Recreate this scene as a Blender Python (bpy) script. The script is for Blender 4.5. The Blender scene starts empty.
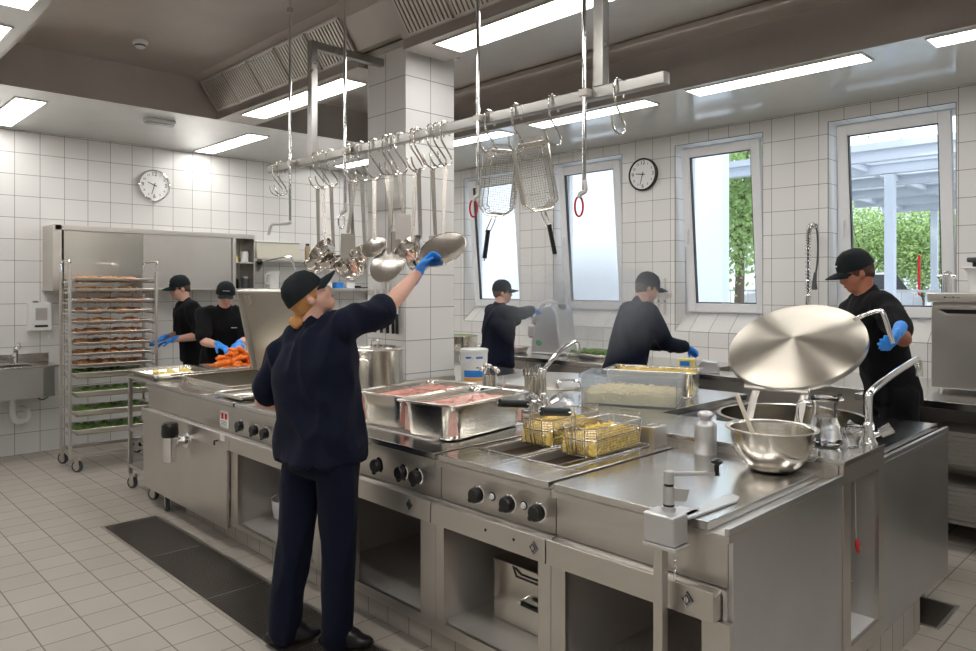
import bpy, bmesh, math, random
from mathutils import Vector, Matrix, Quaternion, noise
random.seed(7)
C = bpy.context.scene.collection
R = math.radians
PI = math.pi

# ------------------------------------------------------------------ materials
def nt(name):
    m = bpy.data.materials.new(name); m.use_nodes = True
    n = m.node_tree; b = n.nodes['Principled BSDF']
    return m, n, b
def N(n, t, **k):
    x = n.nodes.new(t)
    for a, v in k.items(): setattr(x, a, v)
    return x
def mth(n, op, a, b=None, c=None):
    x = n.nodes.new('ShaderNodeMath'); x.operation = op
    for i, v in enumerate((a, b, c)):
        if v is None: continue
        if isinstance(v, (int, float)): x.inputs[i].default_value = v
        else: n.links.new(v, x.inputs[i])
    return x.outputs[0]
def plain(name, col, rough=.5, metal=0., bump=0., scale=60., spec=None, coat=0., sheen=0., var=0.):
    m, n, b = nt(name)
    b.inputs['Base Color'].default_value = (*col, 1); b.inputs['Roughness'].default_value = rough
    b.inputs['Metallic'].default_value = metal
    if spec is not None: b.inputs['Specular IOR Level'].default_value = spec
    if coat: b.inputs['Coat Weight'].default_value = coat
    if sheen: b.inputs['Sheen Weight'].default_value = sheen
    tc = N(n, 'ShaderNodeTexCoord'); ns = N(n, 'ShaderNodeTexNoise'); ns.inputs['Scale'].default_value = scale
    n.links.new(tc.outputs['Object'], ns.inputs['Vector'])
    if bump:
        bp = N(n, 'ShaderNodeBump'); bp.inputs['Strength'].default_value = bump; bp.inputs['Distance'].default_value = .01
        n.links.new(ns.outputs['Fac'], bp.inputs['Height']); n.links.new(bp.outputs['Normal'], b.inputs['Normal'])
    if var:
        mx = N(n, 'ShaderNodeMix', data_type='RGBA'); mx.inputs[6].default_value = (*[c*(1-var) for c in col], 1)
        mx.inputs[7].default_value = (*[min(1, c*(1+var)) for c in col], 1)
        n.links.new(ns.outputs['Fac'], mx.inputs[0]); n.links.new(mx.outputs[2], b.inputs['Base Color'])
    return m
def steel(name, col=(.6, .585, .56), rough=.3, stretch=(2, 2, 90), var=.12, bump=.02, cvar=.1):
    m, n, b = nt(name)
    b.inputs['Metallic'].default_value = 1
    tc = N(n, 'ShaderNodeTexCoord'); mp = N(n, 'ShaderNodeMapping'); mp.inputs['Scale'].default_value = stretch
    ns = N(n, 'ShaderNodeTexNoise'); ns.inputs['Scale'].default_value = 1.5; ns.inputs['Detail'].default_value = 5
    n.links.new(tc.outputs['Object'], mp.inputs['Vector']); n.links.new(mp.outputs[0], ns.inputs['Vector'])
    n2 = N(n, 'ShaderNodeTexNoise'); n2.inputs['Scale'].default_value = 3; n2.inputs['Detail'].default_value = 4
    n.links.new(tc.outputs['Object'], n2.inputs['Vector'])
    s = mth(n, 'ADD', mth(n, 'MULTIPLY', ns.outputs['Fac'], var), mth(n, 'MULTIPLY', n2.outputs['Fac'], var*1.4))
    n.links.new(mth(n, 'ADD', s, rough-var*1.2), b.inputs['Roughness'])
    mx = N(n, 'ShaderNodeMix', data_type='RGBA')
    mx.inputs[6].default_value = (*[c*(1-cvar) for c in col], 1); mx.inputs[7].default_value = (*[min(1, c*(1+cvar)) for c in col], 1)
    n.links.new(n2.outputs['Fac'], mx.inputs[0]); n.links.new(mx.outputs[2], b.inputs['Base Color'])
    bp = N(n, 'ShaderNodeBump'); bp.inputs['Strength'].default_value = bump; bp.inputs['Distance'].default_value = .002
    n.links.new(ns.outputs['Fac'], bp.inputs['Height']); n.links.new(bp.outputs['Normal'], b.inputs['Normal'])
    return m
def tiles(name, col, grout, px, py, pz, w=.0045, rough=.12, var=.03, bump=.4, tint=.0):
    """glazed tiles laid in the world grid; px/py/pz = (pitch, offset)"""
    m, n, b = nt(name)
    g = N(n, 'ShaderNodeNewGeometry'); sp = N(n, 'ShaderNodeSeparateXYZ'); sn = N(n, 'ShaderNodeSeparateXYZ')
    n.links.new(g.outputs['Position'], sp.inputs[0]); n.links.new(g.outputs['True Normal'], sn.inputs[0])
    mask = None; ids = []
    for i, (p, o) in enumerate((px, py, pz)):
        q = mth(n, 'DIVIDE', mth(n, 'SUBTRACT', sp.outputs[i], o-50*p), p)
        fr = mth(n, 'FRACT', q); d = mth(n, 'ABSOLUTE', mth(n, 'SUBTRACT', fr, .5))
        l = mth(n, 'GREATER_THAN', d, .5-w/p/2)
        on = mth(n, 'LESS_THAN', mth(n, 'ABSOLUTE', sn.outputs[i]), .6)
        l = mth(n, 'MULTIPLY', l, on); ids.append(mth(n, 'MULTIPLY', mth(n, 'FLOOR', q), on))
        mask = l if mask is None else mth(n, 'MAXIMUM', mask, l)
    cb = N(n, 'ShaderNodeCombineXYZ')
    for i in range(3): n.links.new(ids[i], cb.inputs[i])
    wn = N(n, 'ShaderNodeTexWhiteNoise', noise_dimensions='3D'); n.links.new(cb.outputs[0], wn.inputs['Vector'])
    mx = N(n, 'ShaderNodeMix', data_type='RGBA'); mx.inputs[6].default_value = (*[c*(1-var) for c in col], 1)
    mx.inputs[7].default_value = (*[min(1, c*(1+var)) for c in col], 1); n.links.new(wn.outputs['Value'], mx.inputs[0])
    src = mx.outputs[2]
    if tint:
        nz = N(n, 'ShaderNodeTexNoise'); nz.inputs['Scale'].default_value = 1.3; nz.inputs['Detail'].default_value = 5
        n.links.new(g.outputs['Position'], nz.inputs['Vector'])
        m3 = N(n, 'ShaderNodeMix', data_type='RGBA', blend_type='MULTIPLY'); m3.inputs[0].default_value = tint
        n.links.new(src, m3.inputs[6]); n.links.new(nz.outputs['Color'], m3.inputs[7])
        hs = N(n, 'ShaderNodeHueSaturation'); hs.inputs['Saturation'].default_value = 0; n.links.new(nz.outputs['Color'], hs.inputs['Color'])
        n.links.new(hs.outputs[0], m3.inputs[7]); src = m3.outputs[2]
    m2 = N(n, 'ShaderNodeMix', data_type='RGBA'); n.links.new(mask, m2.inputs[0]); n.links.new(src, m2.inputs[6])
    m2.inputs[7].default_value = (*grout, 1); n.links.new(m2.outputs[2], b.inputs['Base Color'])
    n.links.new(mth(n, 'ADD', mth(n, 'MULTIPLY', mask, .5), rough), b.inputs['Roughness'])
    bp = N(n, 'ShaderNodeBump'); bp.inputs['Strength'].default_value = bump; bp.inputs['Distance'].default_value = .002; bp.invert = True
    n.links.new(mask, bp.inputs['Height']); n.links.new(bp.outputs['Normal'], b.inputs['Normal'])
    return m
def emis(name, col, s):
    m, n, b = nt(name); b.inputs['Base Color'].default_value = (*col, 1)
    b.inputs['Emission Color'].default_value = (*col, 1); b.inputs['Emission Strength'].default_value = s
    return m
def glass(name, col=(1, 1, 1), rough=0., thin=.85):
    """clear sheet or vessel glass: mostly straight-through, fresnel reflection on top"""
    m, n, b = nt(name); n.nodes.remove(b); out = n.nodes['Material Output']
    tr = N(n, 'ShaderNodeBsdfTransparent'); tr.inputs[0].default_value = (*col, 1)
    gl = N(n, 'ShaderNodeBsdfGlossy'); gl.inputs['Roughness'].default_value = rough+.02
    fr = N(n, 'ShaderNodeLayerWeight'); fr.inputs['Blend'].default_value = .25
    k = mth(n, 'MULTIPLY', fr.outputs['Fresnel'], thin)
    ms = N(n, 'ShaderNodeMixShader'); n.links.new(k, ms.inputs[0]); n.links.new(tr.outputs[0], ms.inputs[1]); n.links.new(gl.outputs[0], ms.inputs[2])
    n.links.new(ms.outputs[0], out.inputs['Surface'])
    return m

M = {}
M['wall'] = tiles('white_tiles', (.74, .735, .72), (.2, .19, .18), (.205, -4.138), (.2125, 1.667), (.2065, 2.885), rough=.24, bump=.25)
M['col'] = tiles('column_tiles', (.76, .755, .745), (.22, .21, .2), (.215, -3.76), (.21, 2.93), (.2145, 2.968))
M['floor'] = tiles('floor_tiles', (.47, .43, .38), (.2, .175, .15), (.2, -3.93), (.2088, .866), (.2, 0), w=.006, rough=.38, var=.05, bump=.35, tint=.3)
M['plinth'] = tiles('plinth_tiles', (.42, .39, .35), (.2, .18, .16), (.16, -1.07), (.15, 2.1), (5, 1), w=.006, rough=.3, var=.06)
M['steel'] = steel('brushed_steel', (.64, .61, .57), .37, (2, 2, 90), .06)
M['top'] = steel('worktop_steel', (.68, .665, .64), .20, (3, 60, 3), .05, .01)
M['panel'] = steel('side_panel_steel', (.62, .62, .62), .36, (60, 3, 3), .1, .02, .12)
M['inner'] = steel('inner_steel', (.62, .59, .56), .42, (3, 3, 60))
M['inner'].node_tree.nodes['Principled BSDF'].inputs['Metallic'].default_value = .6
M['grate'] = steel('grate_steel', (.34, .315, .29), .42, (3, 3, 3), .05)
M['hood'] = steel('hood_steel', (.52, .485, .455), .42, (.6, 8, 2), .08, .02, .14)
M['ceil'] = steel('ceiling_panel', (.68, .69, .675), .14, (1, 1, 1), .05, .0, .04)
M['ceil'].node_tree.nodes['Principled BSDF'].inputs['Metallic'].default_value = .45
M['pan'] = steel('pan_steel', (.70, .67, .61), .20, (2, 2, 40), .04, .008)
M['lid'] = steel('lid_steel', (.68, .64, .58), .3, (2, 2, 2), .05, .0, .05)
def aniso(name, col, rough):
    m, n, b = nt(name); b.inputs['Base Color'].default_value = (*col, 1); b.inputs['Metallic'].default_value = 1; b.inputs['Roughness'].default_value = rough
    b.inputs['Anisotropic'].default_value = .85; b.inputs['Anisotropic Rotation'].default_value = .25; tg = N(n, 'ShaderNodeTangent', direction_type='RADIAL', axis='Z'); n.links.new(tg.outputs[0], b.inputs['Tangent']); return m
M['spun'] = aniso('spun_steel', (.60, .56, .49), .34)
M['chrome'] = plain('chrome', (.82, .82, .82), .08, 1)
M['ladle'] = plain('polished_steel', (.7, .67, .63), .14, 1, .05, 30)
M['skim'] = plain('satin_steel', (.56, .53, .49), .26, 1)
M['railsteel'] = steel('rail_steel', (.40, .39, .37), .3, (60, 3, 3), .1, .02, .1)
M['alu'] = plain('cast_aluminium', (.66, .66, .67), .38, .85, .1, 120)
M['black'] = plain('black_plastic', (.008, .008, .009), .28)
M['rubber'] = plain('grey_rubber', (.06, .065, .07), .6)
M['dark'] = plain('dark_void', (.01, .01, .01), .7)
M['oil'] = plain('frying_oil', (.035, .012, .004), .06, 0, coat=.5)
M['white'] = plain('white_plastic', (.78, .78, .78), .35)
M['frame'] = plain('window_frame_pvc', (.8, .81, .83), .3)
M['edgegrey'] = plain('dark_joint', (.12, .115, .11), .5)
M['seal'] = plain('window_seal', (.03, .03, .035), .5)
M['glass'] = glass('window_glass', (.97, .99, 1.))
def refr(name, ior, col=(1, 1, 1)):
    m, n, b = nt(name); b.inputs['Base Color'].default_value = (*col, 1); b.inputs['Roughness'].default_value = 0; b.inputs['Transmission Weight'].default_value = 1; b.inputs['IOR'].default_value = ior; return m
M['clear'] = refr('clear_glass', 1.45); M['water'] = refr('water', 1.33, (.97, .99, 1.))
M['poly'] = glass('frosted_plastic', (.9, .92, .95), .2, .5)
_n = M['poly'].node_tree; _o = _n.nodes['Material Output']; _s = _o.inputs['Surface'].links[0].from_socket
_d = N(_n, 'ShaderNodeBsdfTranslucent'); _d.inputs[0].default_value = (.85, .9, .97, 1); _e = N(_n, 'ShaderNodeBsdfDiffuse'); _e.inputs[0].default_value = (.85, .9, .97, 1)
_a = N(_n, 'ShaderNodeMixShader'); _n.links.new(_d.outputs[0], _a.inputs[1]); _n.links.new(_e.outputs[0], _a.inputs[2])
_b = N(_n, 'ShaderNodeMixShader'); _b.inputs[0].default_value = .2; _n.links.new(_s, _b.inputs[1]); _n.links.new(_a.outputs[0], _b.inputs[2]); _n.links.new(_b.outputs[0], _o.inputs['Surface'])
M['lamp'] = emis('lamp_diffuser', (1., .97, .93), 17.0)
M['navy'] = plain('navy_cloth', (.004, .0065, .020), .9, 0, .25, 55, .2, sheen=.03)
M['blackcloth'] = plain('black_cloth', (.006, .006, .008), .9, 0, .25, 55, .2, sheen=.03)
M['capcloth'] = plain('cap_cloth', (.009, .013, .016), .8, 0, .2, 300, .25)
M['skin'] = plain('skin', (.72, .42, .32), .5, 0, .05, 80, var=.06)
M['skin2'] = plain('skin_tanned', (.5, .2, .12), .5, 0, .05, 80, var=.06)
M['hair'] = plain('blond_hair', (.55, .26, .08), .55, 0, .5, 200, var=.35)
M['darkhair'] = plain('brown_hair', (.1, .05, .03), .6, 0, .5, 200, var=.3)
M['glove'] = plain('blue_nitrile', (.03, .3, .95), .35, 0, .4, 90)
M['shoe'] = plain('black_leather', (.01, .01, .011), .35)
M['carrot'] = plain('carrot_orange', (1., .24, .03), .4, 0, .1, 60, var=.1)
M['fries'] = plain('fried_potato', (.95, .68, .2), .45, 0, .1, 40, var=.2)
M['rawfries'] = plain('pale_potato_sticks', (1., .82, .48), .45, 0, .1, 40, var=.12)
M['meat'] = plain('raw_meat', (.72, .33, .27), .35, 0, .3, 35, var=.25)
M['meat2'] = plain('pale_meat', (.85, .52, .45), .35, 0, .3, 30, var=.2)
M['greens'] = plain('green_salad', (.14, .26, .05), .5, 0, .4, 60, var=.5)
M['yellow'] = plain('yellow_potato', (.85, .7, .25), .45, 0, .1, 50, var=.15)
M['brown'] = plain('baked_brown', (.6, .3, .13), .55, 0, .5, 30, var=.4)
M['red'] = plain('red_enamel', (.6, .01, .015), .25)
M['blue'] = plain('blue_label', (.02, .22, .68), .4)
M['orange'] = plain('orange_label', (.85, .42, .12), .4)
M['paper'] = plain('white_card', (.85, .85, .85), .5)
M['ink'] = plain('black_ink', (.02, .02, .02), .5)
M['linen'] = plain('linen_cloth', (.7, .65, .55), .9, 0, .4, 40)
M['green'] = plain('green_vent', (.08, .3, .12), .5)

# ------------------------------------------------------------------ mesh builder
class MB:
    def __init__(s): s.bm = bmesh.new()
    def face(s, vs):
        try: return s.bm.faces.new(vs)
        except ValueError: return None
    def hexa(s, p):
        v = [s.bm.verts.new(q) for q in p]
        for f in ((0, 3, 2, 1), (4, 5, 6, 7), (0, 1, 5, 4), (1, 2, 6, 5), (2, 3, 7, 6), (3, 0, 4, 7)): s.face([v[i] for i in f])
        return s
    def box(s, x0, y0, z0, x1, y1, z1, mat=None):
        p = [(x0, y0, z0), (x1, y0, z0), (x1, y1, z0), (x0, y1, z0), (x0, y0, z1), (x1, y0, z1), (x1, y1, z1), (x0, y1, z1)]
        if mat: p = [mat @ Vector(q) for q in p]
        return s.hexa(p)
    def frame_of(s, d):
        d = Vector(d).normalized(); a = Vector((0, 0, 1)) if abs(d.z) < .9 else Vector((1, 0, 0))
        u = d.cross(a).normalized(); return u, d.cross(u).normalized()
    def cyl(s, p0, p1, r0, r1=None, n=16, caps=True):
        p0, p1 = Vector(p0), Vector(p1); r1 = r0 if r1 is None else r1
        u, w = s.frame_of(p1-p0); A = []; B = []
        for i in range(n):
            a = 2*PI*i/n; d = u*math.cos(a)+w*math.sin(a)
            A.append(s.bm.verts.new(p0+d*r0)); B.append(s.bm.verts.new(p1+d*r1))
        for i in range(n): s.face([A[i], A[(i+1) % n], B[(i+1) % n], B[i]])
        if caps: s.face(A[::-1]); s.face(B)
        return s
    def tube(s, pts, r, n=8, closed=False, flat=None):
        """sweep; r number or list; flat=(a,b) elliptical section"""
        pts = [Vector(p) for p in pts]; k = len(pts); rings = []
        u = None
        for i, p in enumerate(pts):
            a = pts[(i-1) % k] if (closed or i > 0) else p; b = pts[(i+1) % k] if (closed or i < k-1) else p
            d = (b-a).normalized()
            if u is None: u, w = s.frame_of(d)
            else:
                u = (u-d*u.dot(d)).normalized(); w = d.cross(u).normalized()
            rr = r[i] if isinstance(r, (list, tuple)) else r
            ra, rb = (rr, rr) if flat is None else flat
            rings.append([s.bm.verts.new(p+u*math.cos(2*PI*j/n)*ra+w*math.sin(2*PI*j/n)*rb) for j in range(n)])
        m = k if closed else k-1
        for i in range(m):
            A, B = rings[i], rings[(i+1) % k]
            for j in range(n): s.face([A[j], A[(j+1) % n], B[(j+1) % n], B[j]])
        if not closed: s.face(rings[0][::-1]); s.face(rings[-1])
        return s
    def lathe(s, prof, o=(0, 0, 0), n=32, mat=None, sx=1, sy=1):
        rings = []
        for r, z in prof:
            if r < 1e-5: ps = [Vector((0, 0, z))]
            else: ps = [Vector((r*math.cos(2*PI*j/n)*sx, r*math.sin(2*PI*j/n)*sy, z)) for j in range(n)]
            if mat: ps = [mat @ p for p in ps]
            rings.append([s.bm.verts.new(p+Vector(o)) for p in ps])
        for A, B in zip(rings, rings[1:]):
            for j in range(n):
                k = (j+1) % n
                if len(A) == 1 and len(B) == 1: continue
                if len(A) == 1: s.face([A[0], B[j], B[k]])
                elif len(B) == 1: s.face([A[j], A[k], B[0]])
                else: s.face([A[j], A[k], B[k], B[j]])
        return s
    def prism(s, poly, a, b, axis='x'):
        """2D polygon extruded along an axis from a to b"""
        def q(p, t): return {'x': (t, p[0], p[1]), 'y': (p[0], t, p[1]), 'z': (p[0], p[1], t)}[axis]
        A = [s.bm.verts.new(q(p, a)) for p in poly]; B = [s.bm.verts.new(q(p, b)) for p in poly]; n = len(poly)
        for i in range(n): s.face([A[i], A[(i+1) % n], B[(i+1) % n], B[i]])
        s.face(A[::-1]); s.face(B); return s
    def ell(s, c, r, n=12, mat=None):
        m = n//2+2; pr = [(math.sin(PI*i/m), -math.cos(PI*i/m)) for i in range(m+1)]; pr[0] = (0, -1); pr[-1] = (0, 1)
        if isinstance(r, (int, float)): r = (r, r, r)
        T = Matrix.Translation(Vector(c)) @ (mat or Matrix()) @ Matrix.Diagonal((*r, 1))
        return s.lathe(pr, (0, 0, 0), n, T)
    def build(s, name, mat, parent=None, world=False, bevel=0, seg=2, smooth=False, angle=40, label=None):
        bmesh.ops.recalc_face_normals(s.bm, faces=s.bm.faces[:])
        me = bpy.data.meshes.new(name); s.bm.to_mesh(me); s.bm.free()
        o = bpy.data.objects.new(name, me); C.objects.link(o)
        me.materials.append(M[mat] if isinstance(mat, str) else mat)
        if parent is not None:
            if world: me.transform(WM(parent).inverted())
            o.parent = parent
        elif world:
            xs = [v.co for v in me.vertices]
            c = Vector(((min(v.x for v in xs)+max(v.x for v in xs))/2, (min(v.y for v in xs)+max(v.y for v in xs))/2, min(v.z for v in xs)))
            me.transform(Matrix.Translation(-c)); o.location = c
        if bevel:
            b = o.modifiers.new('bevel', 'BEVEL'); b.width = bevel; b.segments = seg; b.limit_method = 'ANGLE'; b.angle_limit = R(35)
        if smooth or bevel:
            for p in me.polygons: p.use_smooth = True
            try: me.set_sharp_from_angle(angle=R(angle if not bevel else 60))
            except Exception: pass
            if bevel:
                w = o.modifiers.new('wn', 'WEIGHTED_NORMAL'); w.keep_sharp = False
        if label: o['label'] = label
        return o
def WM(o):
    m = Matrix.Translation(o.location) @ o.rotation_euler.to_matrix().to_4x4()
    return WM(o.parent) @ m if o.parent else m
def crv(pts, n=6, closed=False):
    """Catmull-Rom through the points"""
    P = [Vector(p) for p in pts]; out = []; k = len(P)
    for i in range(k if closed else k-1):
        if closed: a, b, c, d = P[(i-1) % k], P[i], P[(i+1) % k], P[(i+2) % k]
        else: a = P[max(i-1, 0)]; b = P[i]; c = P[i+1]; d = P[min(i+2, k-1)]
        for j in range(n):
            t = j/n; out.append(.5*((2*b)+(c-a)*t+(2*a-5*b+4*c-d)*t*t+(3*b-a-3*c+d)*t*t*t))
    if not closed: out.append(P[-1])
    return out
def tag(o, label, cat, group=None, kind=None):
    o['label'] = label; o['category'] = cat
    if group: o['group'] = group
    if kind: o['kind'] = kind
    return o
def thing(name, label, cat, loc=(0, 0, 0), rz=0, group=None, kind=None):
    o = bpy.data.objects.new(name, None); C.objects.link(o); o.empty_display_size = .1
    o.location = loc; o.rotation_euler = (0, 0, rz); return tag(o, label, cat, group, kind)
def struct(mb, name, mat, **k):
    o = mb.build(name, mat, None, True, **k); o['kind'] = 'structure'; return o
def dup(root, loc, rz=None, label=None, group=None, rot=None, scale=None):
    r = root.copy(); C.objects.link(r); r.location = loc
    if rz is not None: r.rotation_euler = (0, 0, rz)
    if rot is not None: r.rotation_euler = rot
    if scale is not None: r.scale = scale
    if label: r['label'] = label
    if group: r['group'] = group
    for ch in list(root.children):
        c = ch.copy(); C.objects.link(c); c.parent = r
        for g in list(ch.children):
            d = g.copy(); C.objects.link(d); d.parent = c
    return r

def text_into(mb, s, size, mat, ext=.0004, align='CENTER'):
    """lettering as real mesh faces"""
    cu = bpy.data.curves.new('t', 'FONT'); cu.body = s; cu.size = size; cu.align_x = align; cu.align_y = 'CENTER'; cu.extrude = ext; cu.resolution_u = 3
    ob = bpy.data.objects.new('t', cu); C.objects.link(ob); dg = bpy.context.evaluated_depsgraph_get()
    me = bpy.data.meshes.new_from_object(ob.evaluated_get(dg)); me.transform(mat); mb.bm.from_mesh(me)
    bpy.data.objects.remove(ob); bpy.data.curves.remove(cu); bpy.data.meshes.remove(me)

# ------------------------------------------------------------------ camera
cam = bpy.data.cameras.new('camera'); co = bpy.data.objects.new('camera', cam); C.objects.link(co)
co.location = (0, 0, 1.6); co.rotation_euler = (R(90), 0, R(45.67))
cam.sensor_width = 36; cam.lens = 735/976*36; cam.shift_y = -(325.5-287)/976; cam.clip_start = .05
bpy.context.scene.camera = co
vs = bpy.context.scene.view_settings
vs.view_transform = 'Standard'; vs.look = 'None'; vs.gamma = 1; vs.exposure = 0
# ------------------------------------------------------------------ the room
XL, XR, YF, YB, ZC, ZH = -8.16, 2.6, -2.6, 6.36, 3.10, 3.43
G1 = (-5.31, 1.575, -2.45, 1.945); G2 = (-3.4, 3.9, -.98, 4.262)
def holed(mb, rect, holes, z0, z1):
    xs = sorted({rect[0], rect[2], *[h[0] for h in holes], *[h[2] for h in holes]})
    ys = sorted({rect[1], rect[3], *[h[1] for h in holes], *[h[3] for h in holes]})
    for a, b in zip(xs, xs[1:]):
        for c, d in zip(ys, ys[1:]):
            if any(h[0] <= (a+b)/2 <= h[2] and h[1] <= (c+d)/2 <= h[3] for h in holes): continue
            mb.box(a, c, z0, b, d, z1)
    return mb
struct(holed(MB(), (XL-.2, YF-.2, XR+.2, YB), [G1, G2], -.1, 0), 'floor', 'floor')
struct(MB().box(XL-.2, YF-.2, 0, XL, YB+.3, 3.6), 'wall_left', 'wall')
struct(MB().box(XR, YF-.2, 0, XR+.2, YB+.3, 3.6), 'wall_right', 'wall')
struct(MB().box(XL, YF-.2, 0, XR, YF, 3.6), 'wall_front', 'wall')
WIN = [(-6.95, -5.97), (-5.45, -4.51), (-3.88, -2.99), (-2.42, -1.49), (.4, 1.35)]
wb = MB(); e = [XL]+[v for w in WIN for v in w]+[XR]
for a, b in zip(e[::2], e[1::2]): wb.box(a, YB, 0, b, YB+.3, 3.6)
for a, b in WIN:
    wb.box(a, YB, 2.985, b, YB+.3, 3.6)
    wb.prism([(YB, 0), (YB+.3, 0), (YB+.3, 1.345), (YB+.2, 1.345), (YB, 1.17)], a, b, 'x')
struct(wb, 'wall_back', 'wall')
hole = [(-6.42, 1.065, XR, 4.95)]
cl = holed(MB(), (XL, YF, XR, YB), hole, ZC, ZC+.04)
struct(cl, 'ceiling', 'ceil')
tr = MB(); tr.box(-6.42, 1.065, ZH, XR, 4.95, ZH+.05)
struct(tr, 'trim_1', 'hood')
tr = MB(); tr.box(-6.42, 1.065, ZC, -6.40, 4.95, ZH); struct(tr, 'trim_2', 'hood')
tr = MB(); tr.box(-6.40, 4.93, ZC, XR, 4.95, ZH); struct(tr, 'trim_3', 'hood')
tr = MB(); tr.box(-6.40, 1.065, ZC, XR, 1.085, ZH); struct(tr, 'trim_4', 'hood')
# a pressed seam band across the recess ceiling and a collar rail near its back edge
tr = MB().box(-6.42, 4.55, ZH-.05, XR, 4.62, ZH); struct(tr, 'trim_5', 'hood', bevel=.01)

for i, (a, b) in enumerate(WIN):
    ed = MB(); g_ = .0035
    ed.box(a-g_, YB-.001, 1.17, a+g_*.3, YB+.004, 2.985+g_); ed.box(b-g_*.3, YB-.001, 1.17, b+g_, YB+.004, 2.985+g_); ed.box(a+g_*.3, YB-.001, 2.985-g_*.3, b-g_*.3, YB+.004, 2.985+g_); ed.box(a+g_*.3, YB-.001, 1.17-g_, b-g_*.3, YB+.004, 1.17+g_*.3)
    eo = ed.build('trim_%d' % (20+i), 'edgegrey', None, True); eo['kind'] = 'structure'
    w = bpy.data.objects.new('window_%d' % (i+1), None); C.objects.link(w); w.location = ((a+b)/2, 6.56, 1.345); w['kind'] = 'structure'
    f = MB()
    y0, y1, z0, z1 = 6.56, 6.62, 1.345, 2.985
    f.box(a, y0, z0, a+.075, y1, z1); f.box(b-.045, y0, z0, b, y1, z1); f.box(a+.075, y0, z0, b-.045, y1, z0+.04); f.box(a+.075, y0, z1-.05, b-.045, y1, z1)
    f.build('window_frame', 'frame', w, True, bevel=.004)
    T = Matrix.Translation((0, 6.545, 1.36)) @ Matrix.Rotation(R(5.0), 4, 'X') @ Matrix.Translation((0, -6.545, -1.36))
    sa, sb, sz0, sz1, g = a+.065, b-.035, 1.362, 2.945, .085
    s = MB(); q = (6.495, 6.552)
    s.box(sa, q[0], sz0, sa+g, q[1], sz1, T); s.box(sb-g, q[0], sz0, sb, q[1], sz1, T)
    s.box(sa+g, q[0], sz0, sb-g, q[1], sz0+g, T); s.box(sa+g, q[0], sz1-g, sb-g, q[1], sz1, T)
    s.build('window_sash', 'frame', w, True, bevel=.005)
    k = MB(); h = .008
    for xa, xb, za, zb in ((sa+g-.002, sa+g+h, sz0+g-.002, sz1-g+.002), (sb-g-h, sb-g+.002, sz0+g-.002, sz1-g+.002), (sa+g, sb-g, sz0+g-.002, sz0+g+h), (sa+g, sb-g, sz1-g-h, sz1-g+.002)):
        k.box(xa, 6.505, za, xb, 6.54, zb, T)
    k.build('window_seal', 'seal', w, True)
    MB().box(sa+g, 6.518, sz0+g, sb-g, 6.53, sz1-g, T).build('pane', 'glass', w, True)
    hd = MB(); hd.box(sa+.025, 6.475, 2.1, sa+.05, 6.495, 2.17, T); hd.box(sa+.03, 6.46, 2.02, sa+.045, 6.48, 2.15, T)
    hd.build('window_handle', 'white', w, True, bevel=.004)

# ------------------------------------------------------------------ tiled column and exhaust hood
cm = MB().box(-4.18, 2.93, 0, -3.76, 3.35, 3.19).build('tiled_column', 'col', None, True, bevel=.004)
cm['kind'] = 'structure'; cm.name = 'wall_column'
cm = MB().box(-4.205, 2.905, 3.155, -3.735, 3.375, 3.19).build('trim_6', 'steel', None, True); cm['kind'] = 'structure'
def hood(x0, x1, name, label, filt, zb=3.10):
    t = thing(name, label, 'hood', ((x0+x1)/2, 3., 3.10), 0)
    prof = [(2.62, ZH), (2.70, 3.405), (2.865, 3.165), (2.865, zb), (3.22, zb), (3.30, 3.2), (3.36, ZH)]
    if zb > 3.1: prof = [(2.62, ZH), (2.72, 3.38), (2.85, zb+.003), (3.3, zb+.003), (3.36, ZH)]
    MB().prism(prof, x0, x1, 'x').build('hood_body', 'hood', t, True)
    d = Vector((0, .165, -.24)); L = d.length; d.normalize(); nrm = Vector((0, -.24, -.165)).normalized()
    for fx0, fx1 in filt:
        b = MB(); o = Vector((0, 2.70, 3.405))
        def P(x, s, h): v = o+d*s+nrm*h; return (x, v.y, v.z)
        def bar(xa, xb, sa, sb, h): b.hexa([P(xa, sa, .0), P(xb, sa, .0), P(xb, sb, .0), P(xa, sb, .0), P(xa, sa, h), P(xb, sa, h), P(xb, sb, h), P(xa, sb, h)])
        bar(fx0, fx0+.014, .01, L-.01, .016); bar(fx1-.014, fx1, .01, L-.01, .016); bar(fx0, fx1, .01, .022, .016); bar(fx0, fx1, L-.022, L-.01, .016)
        b.build('filter_frame', 'inner', t, True)
        s = MB(); n = 10; b = s
        for i in range(n):
            xa = fx0+.02+(fx1-fx0-.04)*i/n; bar(xa, xa+(fx1-fx0-.04)/n*.55, .022, L-.022, .013)
        s.build('filter_slats', 'steel', t, True)
    return t
h1 = hood(-6.398, -4.2, 'exhaust_hood', 'steel exhaust hood with five slatted grease filters left of the tiled column', [(-6.36+i*.44, -6.36+i*.44+.41) for i in range(5)])
h2 = hood(-4.198, -3.702, 'hood_joint', 'plain steel hood box sitting on top of the tiled column', [], 3.195)
h3 = hood(-3.7, XR-.02, 'exhaust_hood', 'steel exhaust hood with slatted filters running right from the tiled column', [(-3.62+i*.44, -3.62+i*.44+.41) for i in range(8)])

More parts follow.
